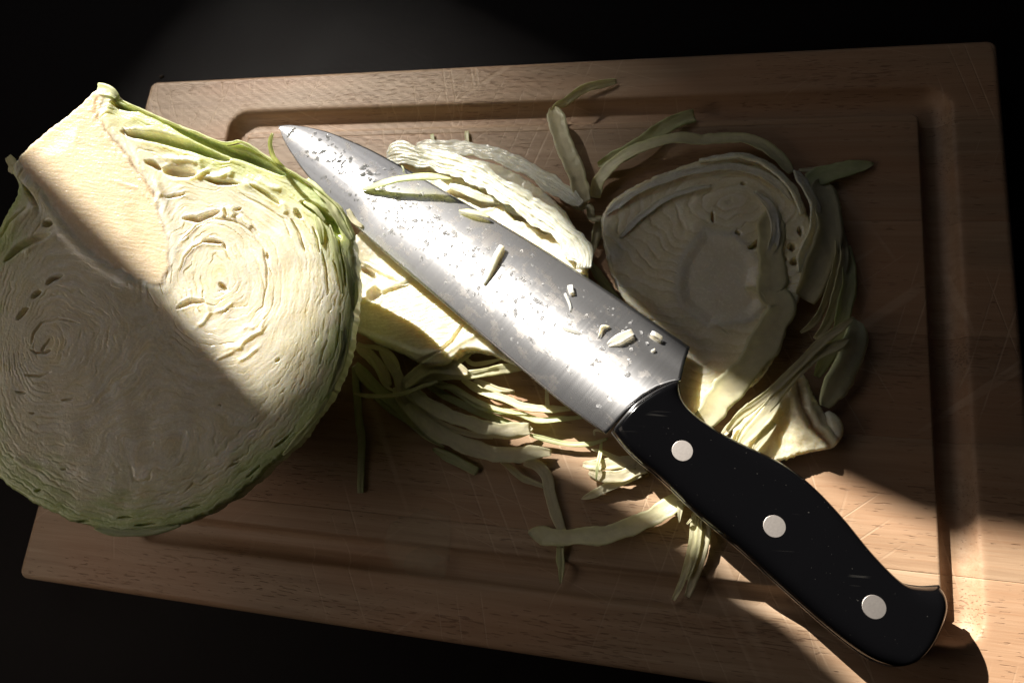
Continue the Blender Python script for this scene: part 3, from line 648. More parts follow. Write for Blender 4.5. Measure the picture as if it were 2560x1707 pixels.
base = SP[:, None, :2]*(1-jj)[None, :, None]+ED[:, None, :2]*jj[None, :, None]
w = sstep(.70, 1.0, tt)[:, None, None]
base = base+w*(ev-base[-1])[None]
thk = (.20+2.1*(1-jj)**.9)[None, :]*(.30+.70*sstep(0, .5, tt))[:, None]
wd = np.linalg.norm(ED[:, :2]-SP[:, :2], axis=1)[:, None]
bow = .050*wd*(1-(2*jj-1)**2)[None, :]                           # slight convex grind
ht = thk*.5+bow*.8; hb = -thk*.5-bow*.2
top = kn(base[..., 0], base[..., 1], ht).reshape(-1, 3); bot = kn(base[..., 0], base[..., 1], hb).reshape(-1, 3)
f = gridfaces(160, NJ); no = 160*NJ
a = np.arange(159); b = np.arange(NJ-1)
sd = [np.stack([a*NJ, a*NJ+no, (a+1)*NJ+no, (a+1)*NJ], -1), np.stack([a*NJ+NJ-1, (a+1)*NJ+NJ-1, (a+1)*NJ+NJ-1+no, a*NJ+NJ-1+no], -1), np.stack([159*NJ+b+1, 159*NJ+b, 159*NJ+b+no, 159*NJ+b+1+no], -1)]
uv = base.reshape(-1, 2)*MM
bl = make('blade', np.vstack([top, bot]), np.vstack([f, f[:, ::-1]+no]+sd), M_STEEL, knife, uv=np.vstack([uv, uv]))
# handle: two black scales with the steel tang between them
LO = [(211.41,-10.48),(221.87,-12.25),(236.5,-12.2),(253.09,-13.28),(271.97,-13.28),(290.56,-13.96),(308.17,-14.4),(321.82,-13.66),(328.51,-11.56),(331.84,-9.34)]
HI = [(218.48,20.81),(223.18,16.39),(229.48,14.55),(239.18,14.88),(247.72,16.49),(263.79,20.37),(276.19,20.95),(290.14,18.82),(304.75,15.07),(316.59,13.59),(322.84,16.47),(327.73,21.3)]
BU = [(331.84,-9.34),(334.9,-2.69),(335.36,5.33),(333.3,14.37),(330.89,18.61),(327.73,21.3)]
FR = [(211.2,-10.25),(211.38,1.16),(212.58,7.5),(214.41,13.07),(216.67,18.1),(218.32,21.28)]
def coons(lo, hi, a0, a1, n, m):
    lo = catmull(lo, n); hi = catmull(hi, n); a0 = catmull(a0, m); a1 = catmull(a1, m)
    u = np.linspace(0, 1, n)[:, None, None]; v = np.linspace(0, 1, m)[None, :, None]
    P = (1-v)*lo[:, None]+v*hi[:, None]+(1-u)*a0[None]+u*a1[None]
    return P-((1-u)*(1-v)*lo[0]+u*(1-v)*lo[-1]+(1-u)*v*hi[0]+u*v*hi[-1])
HN, HM = 110, 40
G = coons(LO, HI, FR, BU, HN, HM)
un = np.linspace(0, 1, HN)[:, None]; vn = np.linspace(-1, 1, HM)[None, :]
vn = np.sign(vn)*np.abs(vn)**.75; G = coons(LO, HI, FR, BU, HN, HM)
# respace across so the rounded edges get enough points
idx = (vn[0]+1)/2*(HM-1); i0 = np.clip(np.floor(idx).astype(int), 0, HM-2); fr_ = idx-i0
G = G[:, i0]*(1-fr_)[None, :, None]+G[:, i0+1]*fr_[None, :, None]
T0 = 1.25
def scale_h():
    prof = (1-np.abs(vn)**5.0)**.42
    lenp = 7.6+1.2*sstep(.55, 1, un)-.6*np.sin(np.pi*np.clip(un*1.6, 0, 1))
    endr = np.sqrt(np.clip(1-np.clip((un-.955)/.045, 0, 1)**2, 0, 1))*(1-.30*np.clip(1-un/.012, 0, 1))
    return T0+.05+np.maximum(lenp*prof*endr, 0)
hs = scale_h()
for sg in (1, -1):
    top = kn(G[..., 0], G[..., 1], sg*hs).reshape(-1, 3); bot = kn(G[..., 0], G[..., 1], sg*(T0+.02)).reshape(-1, 3)
    f = gridfaces(HN, HM); no = HN*HM; a = np.arange(HN-1); b = np.arange(HM-1)
    sd = [np.stack([a*HM, a*HM+no, (a+1)*HM+no, (a+1)*HM], -1), np.stack([a*HM+HM-1, (a+1)*HM+HM-1, (a+1)*HM+HM-1+no, a*HM+HM-1+no], -1), np.stack([(HN-1)*HM+b+1, (HN-1)*HM+b, (HN-1)*HM+b+no, (HN-1)*HM+b+1+no], -1), np.stack([b, b+1, b+1+no, b+no], -1)]
    FF = np.vstack([f, f[:, ::-1]+no]+sd)
    make('handle_scale', np.vstack([top, bot]), FF if sg > 0 else FF[:, ::-1], M_HANDLE, knife)
Gc = G.mean((0, 1)); 
gl = np.vstack([G[:, 0], G[-1, 1:], G[::-1, -1][1:], G[0, ::-1][1:-1]])
nrm = np.roll(gl, -1, 0)-np.roll(gl, 1, 0); nrm = np.stack([nrm[:, 1], -nrm[:, 0]], -1); nrm /= np.linalg.norm(nrm, axis=1)[:, None]+1e-9
gl2 = gl+nrm*.22*(-1 if ((gl-Gc)*nrm).sum() < 0 else 1)
n = len(gl2); tv = np.vstack([kn(gl2[:, 0], gl2[:, 1], T0), kn(gl2[:, 0], gl2[:, 1], -T0)]); ii = np.arange(n)
make('tang', tv, [tuple(range(n)), tuple(range(2*n-1, n-1, -1))]+[(i, i+n, (i+1) % n+n, (i+1) % n) for i in range(n)], M_TANG, knife, smooth=False)
# rivets
for (ra, rb), rr_ in zip([(235.55,0.39),(275.28,0.23),(313.91,0.22)], [4.0]*3):
    di = np.argmin(((G-np.array([ra, rb]))**2).sum(-1)); ht_ = hs[((G-np.array([ra, rb]))**2).sum(-1) < 18].max()+.02
    k = 40; aa = np.linspace(0, 2*math.pi, k, endpoint=False); vs_ = []; fs_ = []
    prof = [(1.0, -1.2), (1.0, .0), (.98, .05), (.6, .06), (.25, .065)]
    for pr, ph in prof: vs_.append(kn(ra+3.75*pr*np.cos(aa), rb+3.75*pr*np.sin(aa), ht_+ph))
    vs_ = np.vstack(vs_+[kn(ra, rb, ht_+.065)[None]])
    for r_ in range(len(prof)-1):
        for i in range(k): fs_.append((r_*k+i, r_*k+(i+1) % k, (r_+1)*k+(i+1) % k, (r_+1)*k+i))
    for i in range(k): fs_.append(((len(prof)-1)*k+i, (len(prof)-1)*k+(i+1) % k, len(prof)*k))
    make('rivet', vs_, fs_, M_RIVET, knife, smooth=False)

# ------------------------------------------------------------------ cut slices (flat pieces with relief)
def slab(name, outline, z0, zb, hfun, cfun, mat, parent=None, ctr=None, nr=90, nt=420, jag=.35, seed=0, side=(.80,.74,.52), extra=None):
    P = np.array(outline, float); c = np.array(ctr, float) if ctr is not None else P.mean(0)
    oc = catmull([tuple(p) for p in P]+[tuple(P[0])], 700)[:-1]
    an = np.arctan2(oc[:,1]-c[1], oc[:,0]-c[0]); o_ = np.argsort(an); an = an[o_]; rd = np.hypot(*(oc-c).T)[o_]
    th = np.linspace(-math.pi, math.pi, nt, endpoint=False); rad = np.interp(th, an, rd, period=2*math.pi)
    rad = rad+jag*noise(th*16, th*0+.5, seed+1)+jag*.6*noise(th*50, th*0+.5, seed+2)
    rr = np.linspace(0, 1, nr)**.9; R, T = np.meshgrid(rr, th, indexing='ij')
    X = c[0]+R*rad*np.cos(T); Y = c[1]+R*rad*np.sin(T); rim = (1-R)*rad[None]
    H = hfun(X, Y, rim)-1.0*np.clip(1-rim/1.2, 0, 1)**2
    C = cfun(X, Y, rim)
    V = [np.stack([X, Y, z0+H], -1).reshape(-1, 3)]; CC_ = [C.reshape(-1, 3)]; F = [gridfaces(nr, nt, 0, wrap=True)[:, ::-1]]
    ns = 9; ztop = z0+H[-1]
    for k in range(1, ns):
        u = k/(ns-1); rk = rad*(1-.05*u*u)+.5*noise(th*14, th*0+u*4, seed+3)*np.sin(u*math.pi)
        V.append(np.stack([c[0]+rk*np.cos(th), c[1]+rk*np.sin(th), ztop*(1-u)+zb*u], -1))
        CC_.append(np.tile(np.array(side), (nt, 1))*(1+.12*noise(th*22, th*0+u*2, seed+4))[:, None])
    base = (nr-1)*nt
    F.append(gridfaces(ns, nt, base, wrap=True)[:, ::-1])
    V = np.vstack(V); C2_ = np.clip(np.vstack(CC_), 0, 1); FF = np.vstack(F)
    if extra is None: return make(name, V, FF, mat, parent, col=C2_)
    return V, FF, C2_
# --- slice under the blade
S1 = [(147.2,-100.9),(154.7,-92.3),(160.8,-80.4),(160.8,-69.4),(163.3,-62.3),(172.6,-59.8),(193.5,-59.8),(212.3,-64.1),(230.1,-74.1),(244.6,-86.9),(253.1,-100.5),(256.3,-110.5),(255.4,-118.2),(249.0,-127.8),(241.2,-141.2),(235.5,-152.5),(231.5,-155.6),(218.5,-150.7),(207.5,-150.1),(200.3,-156.1),(193.8,-157.2),(185.8,-155.3),(176.4,-151.6),(165.7,-147.9),(154.3,-140.9),(148.3,-124.9)]
S1C = (198.0,-109.6)
S1core = [(157.4,-132.8),(166.3,-126.9),(180.5,-120.0),(191.7,-121.4),(210.0,-134.9),(214.9,-140.0),(206.4,-144.5),(198.6,-150.6),(188.1,-151.1),(171.5,-146.1),(159.8,-143.0)]
S1cr = [([(190.3,-77.8),(199.0,-78.6),(208.0,-83.1),(214.6,-83.7)], 5.0, 7), ([(218.5,-84.6),(224.4,-88.6),(229.9,-89.7),(235.0,-93.2),(238.0,-97.4)], 6.0, 5), ([(154.3,-114.4),(159.1,-116.4),(162.5,-119.3)], 3.0, 5),
        ([(159.9,-125.8),(163.0,-127.1),(166.5,-125.9)], 6.5, 7), ([(152.3,-111.5),(165.1,-117.8),(174.3,-121.1)], 1.6, 1.5), ([(161.5,-130.7),(169.3,-125.5),(178.8,-122.4)], 1.2, .8), ([(195.8,-152.3),(201.8,-146.7),(206.1,-138.5)], 2.0, 1.3), ([(180.8,-161.7),(186.3,-157.4),(192.0,-154.5),(195.7,-151.7)], 1.5, 1.2)]
def s1h(X, Y, rim):
    h = .45*fbm(X/12, Y/12, 201, 3)+.10*fbm(X/2.2, Y/2.2, 202, 2)
    cd = sdist(X, Y, S1core); cm_ = sstep(.8, -.8, cd)
    h += cm_*(.22*noise((X*.8+Y*.3)*.16, (Y-X*.35)/.62+1.5*fbm(X/6, Y/6, 203, 2), 204)-.3)+.7*np.exp(-((cd-1.8)/1.2)**2)
    for P, w, dep in S1cr:
        d, fr = poly_dist(X+.4*fbm(X/2, Y/2, 205, 2), Y+.4*fbm(X/2, Y/2, 206, 2), P); ww = w*.5*np.sqrt(np.clip(1-(2*fr-1)**2, 0, 1))+.1
        g = 1-sstep(.5, 1.1, d/ww); h = h*(1-g)-dep*g+.4*np.exp(-((d/ww-1.5)/.4)**2)*min(1, w/3)
    return h
def s1c(X, Y, rim):
    cm_ = sstep(.8, -.8, sdist(X, Y, S1core))[..., None]; k = np.clip(.5+fbm(X/14, Y/14, 207, 3), 0, 1)[..., None]
    c = np.array([.77,.72,.57])*(1-k)+np.array([.77,.72,.54])*k
    return c*(1-cm_)+np.array([.78,.71,.50])*cm_
sl1 = empty('cabbage_slice', (S1C[0], S1C[1], 0)); tag(sl1, 'thick pale slice of cabbage lying under the middle of the knife blade', 'cabbage slice')
V1, F1_, C1_ = slab('cut_face', S1, 15.0, .2, s1h, s1c, M_FACE, sl1, S1C, nr=120, nt=520, seed=210, extra=1)
cmk = inside(V1[:, 0], V1[:, 1], S1core)[F1_].mean(1) > .5
cmk[len(F1_)-8*520:] = False
v_, f_, c_ = submesh(V1, F1_[~cmk], C1_); make('cut_face', v_, f_, M_FACE, sl1, col=c_)
v_, f_, c_ = submesh(V1, F1_[cmk], C1_); make('core', v_, f_, M_CORE, sl1, col=c_)
ribbon('leaf_layer', [(158.6,-59.6,15.0),(164.6,-58.9,17.0),(172.8,-60.5,18.0),(180.8,-63.2,18.5),(190.8,-66.0,19.0),(201.3,-69.1,19.5),(211.2,-74.4,20.0),(220.2,-81.0,20.0),(228.8,-86.6,19.5),(236.4,-91.3,19.0),(244.1,-97.4,18.5),(250.3,-102.6,18.0),(254.6,-109.2,17.5),(255.2,-113.7,17.0)], 10.0, 'w', thick=1.3, twist=-6, cup=.02, rip=.7, jag=.3, m=41, crack=.9, seed=221, parent=sl1, taper=(.5,.6), mat=M_FACE, floor=12)
ribbon('leaf_layer', [(191.8,-75.0,16.0),(198.7,-77.6,16.5),(206.3,-80.5,17.0),(212.6,-82.5,16.5),(216.1,-83.5,16.0)], 3.8, 'y', thick=1.6, twist=-20, cup=.1, rip=.7, jag=.3, seed=222, parent=sl1, mat=M_FACE, floor=12)
ribbon('leaf_layer', [(218.2,-84.6,15.5),(222.8,-88.1,16.0),(226.9,-88.8,16.0),(230.1,-87.5,15.5)], 3.2, 'y', thick=1.6, twist=-10, cup=.1, rip=.8, jag=.3, seed=223, parent=sl1, mat=M_FACE, floor=12)
ribbon('leaf_layer', [(169.6,-51.1,9.0),(182.3,-52.0,10.0),(197.9,-54.5,11.0),(211.7,-58.5,12.0),(223.7,-64.4,12.5),(235.6,-72.1,12.5),(244.2,-78.0,12.5),(251.2,-82.9,12.0)], 8, 'w', thick=1.2, twist=16, cup=.1, rip=.6, jag=.25, m=33, crack=.6, seed=224, parent=sl1, mat=M_FACE, floor=2)

# --- round slice on the right
S2 = [(259.2,-87.1),(262.8,-79.3),(269.9,-73.1),(280.7,-67.0),(291.4,-62.6),(302.2,-59.1),(312.8,-58.0),(322.5,-59.9),(331.1,-64.9),(337.9,-72.3),(342.4,-82.1),(345.0,-93.5),(344.6,-105.7),(341.2,-117.7),(336.4,-130.4),(332.5,-142.0),(327.0,-152.7),(318.4,-161.8),(310.7,-171.6),(302.8,-176.4),(296.4,-171.8),(294.8,-158.0),(294.9,-143.8),(284.1,-133.3),(271.2,-122.5),(263.1,-105.2)]
S2C = (307.4,-113.9)
S2core = [(302.6,-91.2),(309.4,-93.2),(316.6,-95.1),(322.7,-101.1),(325.7,-107.7),(325.2,-114.9),(328.7,-121.9),(323.1,-131.0),(305.8,-134.8),(293.5,-125.6),(292.0,-117.7),(292.5,-107.7),(295.6,-100.8)]
S2L = (312.1,-80.0)
S2cr = [([(320.3,-100.2),(322.6,-99.3),(325.3,-96.1)], 2.2, 5), ([(337.5,-97.6),(336.6,-100.9)], 3, 5), ([(339.5,-104.2),(336.7,-106.8)], 3, 5), ([(334.4,-103.6),(334.6,-105.6)], 2, 4), 
        ([(339.5,-110.0),(343.5,-104.8),(345.8,-94.9)], 2, 4), ([(305.8,-84.9),(306.2,-89.1)], 1.4, 2), ([(315.4,-93.1),(317.2,-94.5)], 1.6, 2), ([(330.6,-66.2),(336.6,-73.2),(340.1,-82.2)], 1.8, 3), ([(340.1,-90.3),(340.4,-94.3)], 2, 4), ([(316.7,-71.3),(318.9,-72.0)], 1.4, 2), ([(325.7,-106.4),(328.0,-107.3)], 1.6, 3)]
def s2h(X, Y, rim):
    d = np.hypot((X-S2L[0])*.9, (Y-S2L[1])*1.2)+3.2*fbm(X/12, Y/12, 231, 3)
    cd = sdist(X, Y, S2core); cm_ = sstep(1.0, -1.0, cd)
    h = -(crease(d/4.8+.4*fbm(X/15, Y/15, 238, 2), .13)*(.08+.30*sstep(-.1, .4, fbm(X/10, Y/10, 232, 2)))+.04*crease(d/1.9+.4*fbm(X/6, Y/6, 233, 2), .25))*(1-cm_)
    h += .35*fbm(X/16, Y/16, 234, 2)-.9*sstep(-1, -6, cd)+.06*fbm(X/1.6, Y/1.6, 236, 2)+1.6*np.clip(1-((X-S2L[0])**2+(Y-S2L[1])**2)/900, 0, 1)
    for P, w, dep in S2cr:
        dd, fr = poly_dist(X+.4*fbm(X/2, Y/2, 235, 2), Y, P); ww = w*.5*np.sqrt(np.clip(1-(2*fr-1)**2, 0, 1))+.1
        g = 1-sstep(.5, 1.1, dd/ww); h = h*(1-g)-dep*g
    return h
def s2c(X, Y, rim):
    cm_ = sstep(1, -1, sdist(X, Y, S2core))[..., None]; k = np.clip(.5+fbm(X/11, Y/11, 237, 3), 0, 1)[..., None]
    dl = np.hypot((X-S2L[0])*.9, (Y-S2L[1])*1.2)+3.2*fbm(X/12, Y/12, 231, 3); ph = dl/4.8+.4*fbm(X/15, Y/15, 238, 2)
    c = np.array([.88,.82,.68])*(1-k)+np.array([.85,.78,.58])*k
    bnd = (.5+.5*np.sin(2*math.pi*ph))[..., None]*.45; c = c*(1-bnd)+np.array([.74,.66,.40])*bnd
    ln = crease(ph, .10)[..., None]*.5; c = c*(1-ln)+np.array([.60,.50,.26])*ln
    return c*(1-cm_)+np.array([.80,.75,.62])*cm_
sl2 = empty('cabbage_slice', (S2C[0], S2C[1], 0)); tag(sl2, 'round swirled slice of cabbage in shade, to the right of the knife blade', 'cabbage slice')
V1, F1_, C1_ = slab('cut_face', S2, 8.0, .2, s2h, s2c, M_FACE, sl2, S2C, nr=120, nt=520, seed=240, extra=1)
cmk = inside(V1[:, 0], V1[:, 1], S2core)[F1_].mean(1) > .5; cmk[len(F1_)-8*520:] = False
v_, f_, c_ = submesh(V1, F1_[~cmk], C1_); make('cut_face', v_, f_, M_FACE, sl2, col=c_)
v_, f_, c_ = submesh(V1, F1_[cmk], C1_); make('core', v_, f_, M_FACE, sl2, col=c_)
ribbon('leaf_layer', [(299.7,-60.6,9.0),(308.4,-60.2,10.5),(315.7,-59.6,11.0),(323.7,-62.2,11.0),(330.3,-67.3,11.0),(336.3,-74.0,10.5),(339.9,-82.6,10.0),(340.7,-85.5,9.0)], 3.6, 'w', thick=1.8, twist=30, rip=.6, jag=.2, seed=251, parent=sl2, mat=M_FACE, floor=6)
ribbon('leaf_layer', [(338.8,-64.6,6.0),(340.9,-69.9,8.0),(343.6,-76.7,9.0),(345.5,-83.1,9.5),(345.2,-91.1,9.5),(343.4,-97.8,9.5),(340.7,-104.1,9.0),(339.7,-110.3,8.0)], 5.5, 'w', thick=1.6, twist=35, rip=.5, jag=.2, seed=252, parent=sl2, mat=M_FACE, floor=3)

for k_, (pp, w_) in enumerate([([(261.5,-85.2,8.0),(269.7,-78.5,9.0),(279.8,-72.3,9.6),(291.1,-68.0,10.0),(302.3,-65.4,10.3),(312.8,-64.6,10.6),(323.2,-67.1,10.3),(331.1,-72.3,10.0),(336.5,-79.6,9.4)], 2.2), ([(268.2,-96.0,8.2),(276.6,-86.4,9.0),(286.5,-78.8,9.6),(296.4,-74.8,10.0),(305.0,-73.0,10.4)], 1.8),
  ([(322.2,-75.7,10.0),(328.2,-82.5,9.8),(330.7,-91.2,9.4),(329.7,-99.7,9.0),(326.9,-105.5,8.6)], 2.4)]):
    ribbon('leaf_layer', pp, w_*1.7, 'w', thick=.4, twist=9, rip=.5, jag=.25, seed=255+k_, parent=sl2, mat=M_FACE, floor=6, taper=(.3,.3))

# --- wedge of core at the lower right, with its thick outer rib
S3 = [(321.9,-183.7),(316.3,-180.1),(317.2,-171.9),(324.3,-163.1),(332.0,-156.6),(338.6,-150.8),(341.9,-151.2),(344.1,-155.9),(346.7,-161.6),(349.6,-166.1),(352.0,-169.4),(354.8,-172.0),(354.4,-175.5),(350.8,-178.9),(344.5,-180.5),(338.7,-182.7),(329.6,-185.8)]
S3C = (335.4,-170.6)
S3s = [(339.7,-155.0),(341.3,-164.3),(345.1,-171.6),(349.3,-175.9),(350.8,-178.0)]
def s3h(X, Y, rim):
    d, fr = poly_dist(X, Y, S3s)
    return .7*fbm(X/9, Y/9, 261, 3)+.08*fbm(X/1.6, Y/1.6, 262, 2)-.7*np.exp(-(d/.8)**2)+1.3*np.exp(-((d-2.6)/1.6)**2)-1.8*sstep(10, 0, rim)*.5
def s3c(X, Y, rim):
    d, fr = poly_dist(X, Y, S3s); k = np.exp(-(d/1.0)**2)[..., None]
    return np.array([.78,.70,.48])*(1-.6*k)*np.ones(X.shape+(3,))+np.array([.55,.36,.16])*.6*k
sl3 = empty('cabbage_wedge', (S3C[0], S3C[1], 0)); tag(sl3, 'wedge of cabbage heart with a brown seam, beside the front of the black handle', 'cabbage wedge')
slab('core', S3, 7.5, .2, s3h, s3c, M_FACE, sl3, S3C, nr=70, nt=300, seed=270)
ribbon('outer_rib', [(361.3,-128.4,4.0),(360.1,-135.9,6.0),(357.9,-143.5,7.0),(354.4,-151.6,7.5),(351.3,-157.6,7.0),(348.9,-162.7,5.0)], 12, 'g', thick=2.6, twist=38, cup=.08, rip=.4, jag=.08, seed=281, parent=sl3, mat=M_SKIN)
ribbon('rib_end', [(350.2,-165.5,5.0),(352.3,-169.1,6.5),(353.6,-172.5,6.5),(352.7,-176.2,4.0)], 6, 'p', thick=3.2, cup=-.1, rip=.4, seed=282, parent=sl3, mat=M_FACE)

